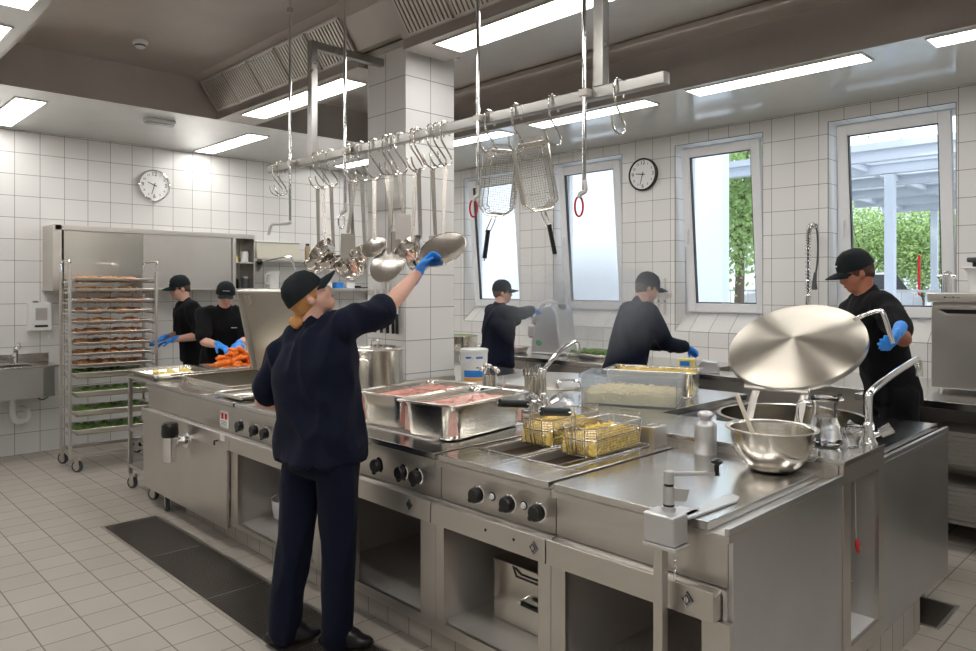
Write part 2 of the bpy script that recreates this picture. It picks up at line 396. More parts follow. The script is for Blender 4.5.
# lamps
def lamp(x0, x1, y0, y1, z, label, name='ceiling_light'):
    t = thing(name, label, 'light', ((x0+x1)/2, (y0+y1)/2, z))
    f = MB(); e = .012
    f.box(x0-e, y0-e, z-.008, x1+e, y0, z); f.box(x0-e, y1, z-.008, x1+e, y1+e, z); f.box(x0-e, y0, z-.008, x0, y1, z); f.box(x1, y0, z-.008, x1+e, y1, z)
    f.build('lamp_frame', 'steel', t, True)
    MB().box(x0, y0, z-.005, x1, y1, z-.001).build('diffuser', 'lamp', t, True)
lamp(-7.98, -6.76, 1.39, 1.6, ZC, 'long ceiling light over the wall basin and the tray rack')
lamp(-8.04, -6.77, 3.35, 3.55, ZC, 'short looking ceiling light above the wall cabinet and the left hand cooks')
lamp(-6.05, -4.5, 2.93, 3.14, ZC, 'light strip under the hood left of the tiled column')
lamp(-3.46, -1.9, 2.93, 3.14, ZC, 'light strip under the hood just right of the tiled column')
lamp(-.9, .66, 2.93, 3.14, ZC, 'light strip under the hood at the far right end')
for k, lb in ((-3, 'ceiling light seen left of the column behind the ladles'), (-2, 'ceiling light behind the hanging frying baskets'), (-1, 'ceiling light between the hanging baskets and the right end of the rail'),
              (0, 'ceiling light along the hood edge above the two right windows'), (1, 'ceiling light cut by the right edge of the picture')):
    lamp(-2.95+1.63*k, -1.7+1.63*k, 5.0, 5.2, ZC, lb)
lamp(-6.21, -4.95, .79, .995, ZC, 'ceiling light at the upper left edge, beside the recess')
lamp(-4.57, -3.31, .79, .995, ZC, 'ceiling light in the very corner at the top left')
for k, q in ((1, 'above the photographer, left one'), (2, 'above the photographer, middle one'), (3, 'above the photographer, right one')): lamp(-4.57+1.63*k, -3.31+1.63*k, .79, .995, ZC, 'ceiling light in the front row '+q)
lamp(-7.98, -6.76, -.6, -.39, ZC, 'ceiling light behind the camera at the left')
for k, q in ((-1, 'left'), (0, 'middle'), (1, 'right')): lamp(-2.2+2.0*k, -.95+2.0*k, -.9, -.7, ZC, 'ceiling light over the aisle behind the camera, the %s one of three' % q)

# smoke detector, emergency luminaire, little hooks
t = thing('smoke_detector', 'round white smoke detector on the steel ceiling recess', 'detector', (-5.72, 1.97, ZH))
MB().lathe([(0, 0), (.055, 0), (.055, -.02), (.04, -.028), (0, -.028)]).build('base', 'white', t, smooth=True)
MB().lathe([(.034, -.028), (.036, -.045), (.025, -.055), (0, -.056)]).build('sensor_head', 'white', t, smooth=True)
MB().lathe([(.037, -.03), (.0375, -.037), (.036, -.04)]).build('vent_ring', 'black', t)
t = thing('emergency_light', 'small white emergency light fitting on the ceiling above the clock wall', 'light', (-6.78, 2.5, ZC), R(90))
MB().box(-.13, -.045, -.03, .13, .045, 0).build('housing', 'white', t, bevel=.008)
MB().box(-.12, -.035, -.05, .12, .035, -.03).build('lens', 'poly', t, bevel=.006)

# wall clocks
def clock(name, label, loc, rz, rim, r, hands):
    """face looks along local -y"""
    t = thing(name, label, 'clock', loc, rz)
    X = Matrix.Rotation(R(90), 4, 'X')
    MB().lathe([(r*.9, .0), (r, .005), (r, .04), (r*.93, .046), (r*.9, .036)], n=40, mat=X).build('rim', rim, t, smooth=True)
    MB().lathe([(0, .03), (r*.93, .03), (r*.93, .0), (0, 0)], n=40, mat=X).build('dial', 'paper', t)
    nb = MB()
    for k in range(12):
        a = PI/2-2*PI*(k+1)/12; rr = r*.72
        text_into(nb, str(k+1), r*.36 if k % 3 == 2 else r*.2, Matrix.Translation((rr*math.cos(a), -.031, rr*math.sin(a))) @ Matrix.Rotation(R(90), 4, 'X'))
    nb.build('numerals', 'ink', t)
    for (deg, ln, wd) in hands:
        a = R(90-deg); d = Vector((math.cos(a), 0, math.sin(a))); p = Vector((-d.z, 0, d.x))*wd
        o = Vector((0, -.034, 0)); b = MB()
        A = [o-d*r*.15-p, o-d*r*.15+p, o+d*ln*r+p*.6, o+d*ln*r-p*.6]
        b.hexa([tuple(v) for v in A]+[tuple(v-Vector((0, .0015, 0))) for v in A]); b.build('hand', 'ink', t)
    return t
clock('wall_clock', 'round wall clock with a silver rim on the left wall above the steel cabinet', (XL, 2.945, 2.69), R(90), 'chrome', .165, [(293, .45, .005), (196, .62, .004)])
clock('wall_clock', 'round wall clock with a black rim between two windows on the back wall', (-4.235, YB, 2.742), 0, 'black', .165, [(278, .5, .005), (196, .68, .004)])

# floor drains
def grate(rect, label):
    x0, y0, x1, y1 = rect; t = thing('floor_grate', label, 'floor drain', ((x0+x1)/2, (y0+y1)/2, 0))
    f = MB(); e = .018; z = .003; ov = .004
    f.box(x0-ov, y0-ov, -.02, x1+ov, y0+e, z) if 0 else None
    for a, b, c, d in ((x0, y0, x1, y0+e), (x0, y1-e, x1, y1), (x0, y0+e, x0+e, y1-e), (x1-e, y0+e, x1, y1-e)): f.box(a, b, -.09, c, d, z)
    f.build('grate_frame', 'steel', t, True)
    MB().box(x0, y0, -.098, x1, y1, -.088).build('drain_tray', 'dark', t, True)
    g = MB(); y = y0+e+.004; n = 0
    while y < y1-e-.006: g.box(x0+e, y, -.028, x1-e, y+.0035, -.001); y += .0125
    x = x0+e+.02
    while x < x1-e-.01: g.box(x, y0+e, -.026, x+.003, y1-e, -.004); x += .033
    x = x0+.8
    while x < x1-.3: g.box(x-.006, y0+e, -.028, x+.006, y1-e, -.0005); x += .8
    g.build('grate_bars', 'grate', t, True)
grate(G1, 'long metal floor grate in front of the cooking island')
grate(G2, 'floor grate sticking out behind the right end of the island')
# ------------------------------------------------------------------ cooking island
ZT, YI, YR, YK, YE = .90, 2.0, 2.88, 3.33, 4.30
XE = -1.04
def shell(mb, x0, y0, z0, x1, y1, z1, t=.012, front='-y', tt=None):
    """open box: five walls"""
    if front == '-y':
        mb.box(x0, y0, z0, x0+t, y1, z1); mb.box(x1-t, y0, z0, x1, y1, z1); mb.box(x0+t, y0, z0, x1-t, y1, z0+t)
        mb.box(x0+t, y0, z1-t, x1-t, y1, z1); mb.box(x0+t, y1-t, z0+t, x1-t, y1, z1-t)
    elif front == '+x':
        mb.box(x0, y0, z0, x1, y0+t, z1); mb.box(x0, y1-t, z0, x1, y1, z1); mb.box(x0, y0+t, z0, x1, y1-t, z0+t)
        mb.box(x0, y0+t, z1-t, x1, y1-t, z1); mb.box(x0, y0+t, z0+t, x0+t, y1-t, z1-t)
    return mb
pl = MB().box(-5.2, 2.1, 0, -1.045, 3.84, .15); o = struct(pl, 'trim_7', 'plinth', bevel=.003)
# knob
def knob_at(t, x, z, y=1.99, rot=0):
    X = Matrix.Rotation(R(90), 4, 'X')
    b = MB(); b.lathe([(0, 0), (.036, 0), (.036, .004), (.033, .006), (0, .006)], (x, y+.006, z), 24, X)
    rg = b.build('knob_ring', 'chrome', t, True, smooth=True)
    b = MB(); b.lathe([(0, .03), (.025, .03), (.029, .026), (.031, .006), (0, .005)], (x, y, z), 24, X)
    a = R(225+rot); b.ell((x+.03*math.cos(a), y-.02, z+.03*math.sin(a)), (.011, .012, .011), 8)
    b.build('control_knob', 'black', t, True, smooth=True)
    b = MB()
    for k in range(7):
        a = R(-60+k*22); b.box(x+.0335*math.cos(a)-.0015, y-.0015, z+.0335*math.sin(a)-.0015, x+.0335*math.cos(a)+.0015, y+.001, z+.0335*math.sin(a)+.0015)
def emblem(t, x, z, y):
    """small raised diamond badge with three strokes"""
    s = .021; b = MB(); b.prism([(x, z-s*1.15), (x+s, z), (x, z+s*1.15), (x-s, z)], y-.004, y, 'y'); e = b.build('badge', 'black', t, True)
    b = MB(); s = .0185
    b.prism([(x, z-s*1.15), (x+s, z), (x, z+s*1.15), (x-s, z)], y-.0055, y-.004, 'y'); q = b.build('badge_rim', 'chrome', t, True)
    b = MB(); s = .016; b.prism([(x, z-s*1.15), (x+s, z), (x, z+s*1.15), (x-s, z)], y-.0062, y-.0055, 'y'); b.build('badge_face', 'black', t, True)
    b = MB()
    for dx, dz, w_, h_ in ((-.005, 0, .003, .012), (0, 0, .003, .012), (.005, 0, .003, .012), (0, .0085, .006, .002), (0, -.0085, .006, .002)): b.box(x+dx-w_/2, y-.007, z+dz-h_/2, x+dx+w_/2, y-.0062, z+dz+h_/2)
    b.build('badge_lettering', 'chrome', t, True)
def unit(name, label, cat, x0, x1, holes=(), jl=.05, jr=.05, opening=True, right_end=False, yb=YR, mat='steel', zo=.20):
    t = thing(name, label, cat, ((x0+x1)/2, (YI+yb)/2, .155))
    xr = x1-.07 if right_end else x1-.012; xl = x0+.012
    # worktop with drip channels between units
    b = holed(MB(), (xl, YI, xr, yb-.002), holes, .872, ZT); b.build('worktop', 'top', t, True, bevel=.0025)
    g = MB(); g.prism([(x0, .85), (x1, .85), (x1, .872), (x1-.004, .872), (x1-.004, .868), (x0, .868)], YI, yb-.002, 'y')
    g = MB(); holed(g, (x0, YI, x1-.001, yb-.002), holes, .85, .871); g.build('worktop_edge', 'steel', t, True)
    if right_end:
        MB().box(x1-.016, YI, .8715, x1-.001, yb-.002, .893).build('drip_rail', 'panel', t, True, bevel=.002)
    MB().box(x0+.001, YI+.03, .705, x1-.021 if right_end else x1-.001, YI+.05, .85).build('control_panel', 'steel', t, True)
    a = MB(); a.prism([(YI-.03, .615), (YI-.03, .703), (YI-.022, .707), (YI-.022, .69), (YI+.03, .70), (YI+.03, .615)], x0+.002, x1-.036 if right_end else x1-.002, 'x')
    a.build('apron', 'steel', t, True, bevel=.002)
    c = MB()
    c.box(x0, YI, .155, x0+jl, YI+.02, .612); c.box(x1-jr, YI, .155, x1, YI+.02, .612); c.box(x0+jl, YI, .155, x1-jr, YI+.02, zo)
    c.build('front_frame', 'steel', t, True)
    s = MB(); shell(s, x0+.004, YI+.021, .16, x1-(.02 if right_end else .004), yb-.06, .70, .012)
    s.build('carcass', 'inner', t, True)
    MB().box(x0+.017, YI+.021, .173, x1-.034, yb-.075, zo-.002).build('cupboard_floor', 'inner', t, True)
    if right_end:
        p = MB().box(x1-.02, YI+.03, .155, x1-.004, yb-.002, .849); p.build('side_panel', 'panel', t, True, bevel=.002)
    return t
A = unit('worktop_unit', 'plain steel worktop unit at the near right corner of the island', 'kitchen unit', -1.724, XE, right_end=True, jl=.065, jr=.09)
emblem(A, -1.16, .663, YI-.03)
W1, W2 = (-2.285, 2.20, -2.075, 2.78), (-2.035, 2.20, -1.825, 2.78)
B = unit('deep_fryer', 'double deep fryer unit with two oil wells and three black knobs', 'fryer', -2.36, -1.726, (W1, W2), jl=.05, jr=.06)
for w_ in (W1, W2):
    b = MB(); x0, y0, x1, y1 = w_
    b.box(x0, y0, .70, x1, y1, .71); b.box(x0, y0, .71, x0+.003, y1, .9); b.box(x1-.003, y0, .71, x1, y1, .9); b.box(x0, y0, .71, x1, y0+.003, .9); b.box(x0, y1-.003, .71, x1, y1, .9)
    b.build('oil_well', 'inner', B, True)
    MB().box(x0+.004, y0+.004, .712, x1-.004, y1-.004, .872).build('frying_oil', 'oil', B, True)
    r = MB(); e = .012
    for p in ((x0-e, y0-e, x1+e, y0), (x0-e, y1, x1+e, y1+e), (x0-e, y0, x0, y1), (x1, y0, x1+e, y1)): r.box(p[0], p[1], .9, p[2], p[3], .906)
    r.build('well_rim', 'top', B, True, bevel=.002)
b = MB(); b.box(-2.28, 2.80, .9, -1.84, 2.812, .975); b.box(-1.86, 2.812, .9, -1.835, 2.86, .985); b.box(-1.80, 2.74, .9, -1.775, 2.84, .99); b.build('basket_hanger', 'steel', B, True, bevel=.003)
for x in (-2.095, -1.924, -1.776): knob_at(B, x, .784)
X90 = Matrix.Rotation(R(90), 4, 'X')
for x in (-2.052, -1.883):
    MB().lathe([(0, .012), (.010, .011), (.013, .006), (.013, 0), (0, 0)], (x, YI+.03, .778), 16, X90).build('pilot_lamp', 'white', B, True, smooth=True)
    MB().lathe([(.013, .004), (.017, .003), (.017, 0), (.013, 0)], (x, YI+.03, .778), 16, X90).build('lamp_bezel', 'black', B, True, smooth=True)
emblem(B, -1.78, .66, YI-.03)
for x in (-2.03, -1.88):
    MB().lathe([(0, .003), (.006, .002), (.006, 0), (0, 0)], (x, YI-.03, .665), 10, X90).build('apron_plug', 'black', B, True)
Cc = unit('hotplate_unit', 'hotplate unit with an empty open cupboard between fryer and cook', 'kitchen unit', -3.28, -2.362, jl=.33, jr=.1)
for x in (-2.757, -2.575, -2.473): knob_at(Cc, x, .785, rot=40)
emblem(Cc, -2.50, .664, YI-.03)
MB().box(-3.2, 2.15, ZT, -2.55, 2.75, .906).build('hotplate', 'inner', Cc, True, bevel=.003)
# pulled-open cupboard door seen edge on
dd = MB(); dd.box(-3.0, YI-.02, .2, -2.945, YI, .6); dr = dd.build('door', 'steel', Cc, True, bevel=.003)
h = MB(); h.tube(crv([(-2.97, YI-.02, .45), (-2.97, YI-.045, .44), (-2.97, YI-.045, .36), (-2.97, YI-.02, .35)], 5), .005, 8); h.build('door_handle', 'chrome', dr, True, smooth=True)
D = unit('hotplate_unit', 'kitchen unit with open cupboard holding the white pot, partly behind the cook', 'kitchen unit', -4.24, -3.282, jl=.05, jr=.05, zo=.18)
for x in (-4.125, -3.943, -3.818, -3.66): knob_at(D, x, .78, rot=20)
# tilting pan unit
PH = (-5.58, 2.22, -4.72, 2.80)
E_ = unit('tilting_pan', 'wide tilting pan unit with raised steel lid and a drain tap on its front', 'tilting pan', -5.70, -4.242, (PH,), jl=.05, jr=.04)
b = MB(); x0, y0, x1, y1 = PH
b.box(x0, y0, .66, x1, y1, .67)
for p in ((x0, y0, x0+.006, y1), (x1-.006, y0, x1, y1), (x0, y0, x1, y0+.006), (x0, y1-.006, x1, y1)): b.box(p[0], p[1], .67, p[2], p[3], .935)
for p in ((x0-.02, y0-.03, x1+.02, y0+.006), (x0-.02, y1-.006, x1+.02, y1+.02), (x0-.02, y0, x0+.006, y1), (x1-.006, y0, x1+.02, y1)): b.box(p[0], p[1], .925, p[2], p[3], .937)
b.build('pan_basin', 'pan', E_, True, bevel=.003)
T = Matrix.Translation((-5.10, 2.845, .95)) @ Matrix.Rotation(R(12), 4, 'X')
l = MB(); l.box(-.48, -.02, .0, .44, .02, .62, T); ld = l.build('pan_lid', 'lid', E_, True, bevel=.012)
l = MB(); l.box(-.505, -.055, -.01, -.48, .02, .645, T); l.box(.44, -.055, -.01, .465, .02, .645, T); l.box(-.48, -.055, .62, .44, .02, .645, T); l.build('lid_rim', 'steel', E_, True, bevel=.006)
for q in (-5.52, -4.85): MB().box(q, 2.83, .90, q+.15, 2.87, .97).build('hinge', 'steel', E_, True, bevel=.004)
dr = MB().box(-5.68, YI-.022, .13, -4.29, YI, .612).build('door', 'steel', E_, True, bevel=.003)
tp = MB(); Y = Matrix.Rotation(R(90), 4, 'X')
tp.lathe([(0, .0), (.05, 0), (.05, .012), (.03, .015), (0, .015)], (-4.88, YI-.022, .585), 24, Y); tp.cyl((-4.88, YI-.03, .585), (-4.88, 1.90, .585), .026, n=20)
tp.lathe([(.026, .05), (.034, .055), (.034, .075), (.026, .08)], (-4.88, YI-.022, .585), 24, Y)
tp.cyl((-4.89, 1.87, .46), (-4.89, 1.87, .62), .042, n=24); tp.tube([(-4.88, 1.96, .585), (-4.80, 1.955, .6), (-4.74, 1.95, .6)], .008, 8)
tp.build('drain_tap', 'chrome', E_, True, smooth=True)
tp = MB(); tp.lathe([(0, .715), (.045, .712), (.052, .70), (.054, .64), (.05, .62), (0, .62)], (-4.89, 1.87, 0), 24); tp.build('tap_handle', 'black', E_, True, smooth=True)
lb = MB().box(-4.485, YI+.027, .725, -4.375, YI+.03, .825).build('warning_label', 'paper', E_, True)
lk = MB(); lk.box(-4.472, YI+.0262, .775, -4.437, YI+.027, .812); lk.box(-4.424, YI+.0262, .775, -4.389, YI+.027, .812); lk.build('label_symbols', 'red', lb, True)
lk = MB()
for q in range(4): lk.box(-4.475, YI+.0262, .735+q*.009, -4.39-.01*(q % 2), YI+.027, .738+q*.009)
lk.build('label_text', 'ink', lb, True)
MB().box(-4.36, YI-.0325, .665, -4.30, YI-.03, .70).build('label', 'paper', E_, True)
l = MB(); l.tube([(-4.40, YI-.03, .655), (-4.40, YI-.05, .655), (-4.40, YI-.05, .63)], .006, 8); l.build('latch', 'black', E_, True)
# castor under the left overhang
def castor(t, x, y, r=.05, a=0, z=0, w=.028, name='castor'):
    T = Matrix.Translation((x, y, z+r)) @ Matrix.Rotation(a, 4, 'Z')
    Q = T @ Matrix.Rotation(R(90), 4, 'X')
    b = MB(); b.lathe([(r*.72, -w/2), (r*.95, -w/2), (r, -w*.3), (r, w*.3), (r*.95, w/2), (r*.72, w/2)], n=28, mat=Q); o = b.build(name, 'rubber', t, True, smooth=True)
    b = MB(); b.lathe([(0, -w*.45), (r*.74, -w*.4), (r*.74, w*.4), (0, w*.45)], n=28, mat=Q); b.build('wheel_hub', 'white' if name == '-' else 'steel', o, True)
    b = MB()
    for s in (-1, 1): b.box(-.012, s*(w/2+.004)-.002, -.012, .03, s*(w/2+.004)+.002, r*1.25, T)
    b.box(-.015, -w/2-.006, r*1.15, .05, w/2+.006, r*1.25, T); b.cyl(T @ Vector((.03, 0, r*1.2)), T @ Vector((.03, 0, r*1.7)), .012, n=12)
    b.build('castor_fork', 'steel', o, True)
    return o
castor(E_, -5.36, 2.03, .057, R(-15))
# middle ridge of the island
F_ = thing('service_ridge', 'raised steel strip along the middle of the island with an open end cupboard', 'kitchen unit', (-3.3, 3.1, .15))
OY0, OY1, OZ0, OZ1 = 2.955, 3.265, .225, .852
b = MB(); b.box(-5.68, YR, .925, XE+.004, YK-.001, .945); b.build('ridge_top', 'top', F_, True, bevel=.002)
b = MB(); b.box(-5.68, YR+.001, .15, -4.19, YR+.012, .925); b.box(-4.19, YR+.001, .15, -1.06, YR+.012, .925); b.build('ridge_front', 'steel', F_, True)
b = MB(); b.box(XE-.015, YR, .155, XE, OY0, .925); b.box(XE-.015, OY1, .155, XE, YK-.001, .925); b.box(XE-.015, OY0, .155, XE, OY1, OZ0); b.box(XE-.015, OY0, OZ1, XE, OY1, .925); b.build('end_frame', 'steel', F_, True)
b = MB(); shell(b, -1.62, OY0-.012, OZ0-.012, XE-.015, OY1+.012, OZ1+.012, .01, '+x'); b.build('end_cupboard', 'inner', F_, True)
MB().box(-1.6, OY0, OZ0-.002, XE-.016, OY1, OZ0+.004).build('shelf_liner', 'white', F_, True)
MB().cyl((XE-.16, OY0+.03, .3), (XE-.05, OY0+.16, .42), .004, n=8).build('stay_rod', 'chrome', F_, True)
MB().box(-3.74, 2.895, .946, -3.72, 3.325, 1.0).build('column_skirt', 'steel', F_, True)
MB().box(-4.21, 2.895, .946, -3.74, 2.915, 1.0).build('column_skirt', 'steel', F_, True)
t = thing('pull_tag', 'red oval tag hanging in the open end cupboard of the island', 'tag', (XE-.05, 3.17, .545))
T = Matrix.Translation((0, 0, 0)) @ Matrix.Rotation(R(90), 4, 'Y')
MB().ell((0, 0, 0), (.006, .021, .034), 16, Matrix.Rotation(R(25), 4, 'X')).build('tag_plate', 'red', t, smooth=True)
MB().tube([(0, -.012, .028), (0, -.02, .07), (-.0, -.025, .18), (0, -.03, .296)], .0018, 6).build('cord', 'white', t)
# back row
G_ = thing('kettle_unit', 'steel unit at the back right end of the island around the boiling kettle', 'kitchen unit', (-1.56, 3.8, .15))
KC = Vector((-1.66, 3.86, 0)); KR = .365
def ring_plate(mb, x0, y0, x1, y1, c, r, z0, z1, n=48):
    """rectangular plate with a round hole"""
    def edge(a):
        d = Vector((math.cos(a), math.sin(a))); t = 1e9
        if d.x > 1e-9: t = min(t, (x1-c.x)/d.x)
        if d.x < -1e-9: t = min(t, (x0-c.x)/d.x)
        if d.y > 1e-9: t = min(t, (y1-c.y)/d.y)
        if d.y < -1e-9: t = min(t, (y0-c.y)/d.y)
        return (c.x+d.x*t, c.y+d.y*t)
    an = sorted({round(2*PI*i/n, 6) for i in range(n)} | {round(math.atan2(py-c.y, px-c.x) % (2*PI), 6) for px in (x0, x1) for py in (y0, y1)})
    v = []
    for a in an:
        e = edge(a); q = (c.x+r*math.cos(a), c.y+r*math.sin(a)); v.append([mb.bm.verts.new((*p, z)) for p in (e, q) for z in (z0, z1)])
    for i in range(len(v)):
        A_, B_ = v[i], v[(i+1) % len(v)]
        mb.face([A_[1], B_[1], B_[3], A_[3]]); mb.face([A_[0], A_[2], B_[2], B_[0]]); mb.face([A_[0], B_[0], B_[1], A_[1]]); mb.face([A_[2], A_[3], B_[3], B_[2]])
ring_plate(b := MB(), -2.12, YK, XE-.05, YE, KC, KR-.005, .872, .895); b.build('worktop', 'top', G_, True)
b = MB(); b.box(XE-.05, YK, .85, XE, YE, .866); b.box(XE-.016, YK, .866, XE, YE, .888); b.box(-2.12, YE-.012, .80, XE-.05, YE, .872); b.build('drip_rail', 'panel', G_, True, bevel=.002)
MB().box(XE-.016, YK+.001, .155, XE-.002, YE, .85).build('side_panel', 'panel', G_, True, bevel=.002)
b = MB(); b.box(-2.12, YE-.02, .155, XE-.016, YE, .80); b.build('back_panel', 'steel', G_, True)
k = MB(); n = 48
k.lathe([(KR+.012, .90), (KR+.014, .925), (KR, .93), (KR-.01, .925), (KR-.012, .60), (KR*.6, .46), (0, .42)], KC, 48); k.build('kettle_bowl', 'pan', G_, True, smooth=True)
H_ = thing('kettle_unit', 'middle back unit of the island with the closed round kettle in the steam', 'kitchen unit', (-3.3, 3.8, .15))
MB().box(-4.6, YK, .905, -2.122, YE, .943).build('worktop', 'top', H_, True, bevel=.003)
b = MB(); b.box(-4.6, YK+.001, .155, -2.124, YE-.02, .905); b.build('body', 'steel', H_, True)
t = H_; b = MB(); b.lathe([(0, .995), (.1, .992), (.36, .972), (.405, .962), (.41, .945), (.0, .944)], (-3.32, 3.86, 0), 48); b.build('kettle_lid', 'lid', H_, True, smooth=True)
b = MB(); b.tube(crv([(-3.0, 3.55, .965), (-2.99, 3.54, 1.01), (-2.9, 3.62, 1.01), (-2.9, 3.63, .965)], 4), .009, 8); b.build('lid_handle', 'chrome', H_, True, smooth=True)
b = MB().box(-2.1, YK+.04, .896, -2.085, YK+.3, .897)
MB().box(-2.1, 3.345, .8955, -1.93, 3.52, .9).build('hob_glass', 'black', G_, True)
# big open kettle lid
nrm = Vector((.03, -.587, .809)).normalized(); LC = Vector((-1.642, 3.871, 1.30)); S_ = .345/.378
t = thing('tilted_kettle_cover', 'large round spun steel kettle lid tilted open behind the mixing bowl', 'kettle lid', LC)
Q = nrm.to_track_quat('Z', 'Y').to_matrix().to_4x4() @ Matrix.Scale(S_, 4)
b = MB(); b.lathe([(0, .05), (.02, .0475), (.12, .0345), (.25, .0175), (.37, .002), (.378, -.002)], n=96, mat=Matrix.Scale(S_, 4)); lc = b.build('lid_cone', 'spun', t, smooth=True, angle=60); lc.rotation_mode = 'QUATERNION'; lc.rotation_quaternion = nrm.to_track_quat('Z', 'Y')
b = MB(); b.lathe([(.378, -.002), (.381, -.006), (.381, -.034), (.376, -.036), (.36, -.034), (.36, -.008), (0, -.006)], n=72, mat=Q); b.build('lid_rim', 'steel', t, smooth=True)
side = nrm.cross(Vector((0, 0, 1))).normalized(); dn = nrm.cross(side).normalized()
if dn.z > 0: dn = -dn
b = MB()
hb = dn*.338
for s in (-.14, .10):
    p = hb+side*s-nrm*.02; b = MB(); b.tube([p+dn*-.03, p+Vector((0, -.03, -.05)), p+Vector((0, -.10, -.19))], .012, 8, flat=(.02, .006)); b.build('hinge_arm', 'steel', t, smooth=True)
b = MB(); b.tube([hb+side*.16-nrm*.02, hb-side*.16-nrm*.02], .011, 8); b.build('hinge_bar', 'steel', t, smooth=True)
hp = side*(-1) if side.x < 0 else side
up = Vector((.33, .03, .045))
b = MB(); W_ = lambda x, y, z: Vector((x, y, z))-LC
b.tube(crv([W_(-1.36, 3.92, 1.435), W_(-1.32, 3.90, 1.455), W_(-1.245, 3.9, 1.482), W_(-1.22, 3.9, 1.465), W_(-1.178, 3.9, 1.325)], 5), .011, 10)
b.build('lid_handle', 'chrome', t, smooth=True)
# ------------------------------------------------------------------ pot rail and utensils
RY, RZ = 2.40, 2.384
t = thing('pot_rail', 'long square steel hanging rail above the island', 'rail', (-3.02, RY, RZ))
MB().box(-4.55, RY-.021, RZ-.023, -1.50, RY+.021, RZ+.023).build('rail_tube', 'railsteel', t, True, bevel=.003)
b = MB(); b.box(-4.035, RY-.022, RZ+.023, -3.985, RY+.022, 3.12); b.build('post', 'railsteel', t, True, bevel=.003)
b = MB(); b.box(-4.034, RY+.0225, 3.07, -3.986, 2.926, 3.119); b.build('support_arm', 'railsteel', t, True, bevel=.003)
b = MB(); b.box(-1.83, RY-.022, RZ+.023, -1.78, RY+.022, ZH); b.build('post', 'railsteel', t, True, bevel=.003)
def rod(x, zb, label, end):
    t = thing('hanging_rod', label, 'rod', (x, RY-.05, zb)); y = RY-.05
    MB().cyl((x, y, zb), (x, y, ZH), .009, n=12).build('rod', 'chrome', t, True, smooth=True)
    MB().box(x-.02, y-.012, RZ-.015, x+.02, RY-.021, RZ+.015).build('rod_clamp', 'inner', t, True, bevel=.003)
    b = MB(); b.cyl((x, y, ZH-.10), (x, y, ZH-.07), .018, n=12); b.build('collar', 'steel', t, True, smooth=True)
    b = MB()
    if end == 'bend': b.tube(crv([(x, y, zb+.02), (x, y-.01, zb), (x-.02, y-.06, zb-.005), (x-.04, y-.10, zb-.008), (x-.045, y-.115, zb-.03), (x-.05, y-.118, zb-.075)], 5), .009, 8); b.build('bent_end', 'inner', t, True, smooth=True)
    else:
        b.tube(crv([(x, y, zb+.04), (x+.005, y, zb), (x-.012, y-.01, zb-.015), (x-.016, y-.014, zb-.03)], 5), .010, 8); b.build('hook_end', 'inner', t, True, smooth=True)
        b = MB(); c = Vector((x-.016, y-.014, zb-.065)); b.tube([c+Vector((.014*math.sin(a)*.7, .014*math.sin(a), .04*math.cos(a))) for a in [2*PI*i/20 for i in range(20)]], .0045, 6, closed=True)
        b.build('carabiner', end, t, True, smooth=True)
rod(-4.195, 2.0, 'leftmost thin hanging rod with its foot bent sideways', 'bend')
rod(-3.575, 2.04, 'thin hanging rod with a hooked end among the ladles', 'chrome')
rod(-2.472, 2.03, 'thin hanging rod with a red carabiner beside the hanging fry baskets', 'red')
rod(-1.85, 1.99, 'thin hanging rod with a red carabiner left of the black rimmed clock', 'red')
# S hooks: plane across the rail
HP = [(.030, -.03), (.031, .0), (.030, .02), (.018, .034), (0, .038), (-.018, .036), (-.031, .024), (-.034, .0), (-.032, -.025), (-.026, -.06), (.012, -.102), (.042, -.138), (.043, -.160), (.027, -.175), (0, -.180), (-.03, -.170), (-.048, -.145), (-.056, -.118)]
hk = MB(); hk.tube(crv([(0, y, z) for y, z in HP], 4), .0045, 8)
hook0 = hk.build('s_hook', 'ladle', None, False, smooth=True); hook0.location = (0, 0, 0)
hcount = 0
def hook(x, label, tw=0, grp='S hooks on the rail'):
    global hcount
    o = hook0 if hcount == 0 else hook0.copy()
    if hcount: C.objects.link(o)
    hcount += 1
    o.location = (x, RY, RZ); o.rotation_euler = (0, 0, R(tw)); tag(o, label, 'hook', grp)
    r = Matrix.Rotation(R(tw), 3, 'Z') @ Vector((0, 0, -.178)); return Vector((x, RY, RZ-.178))
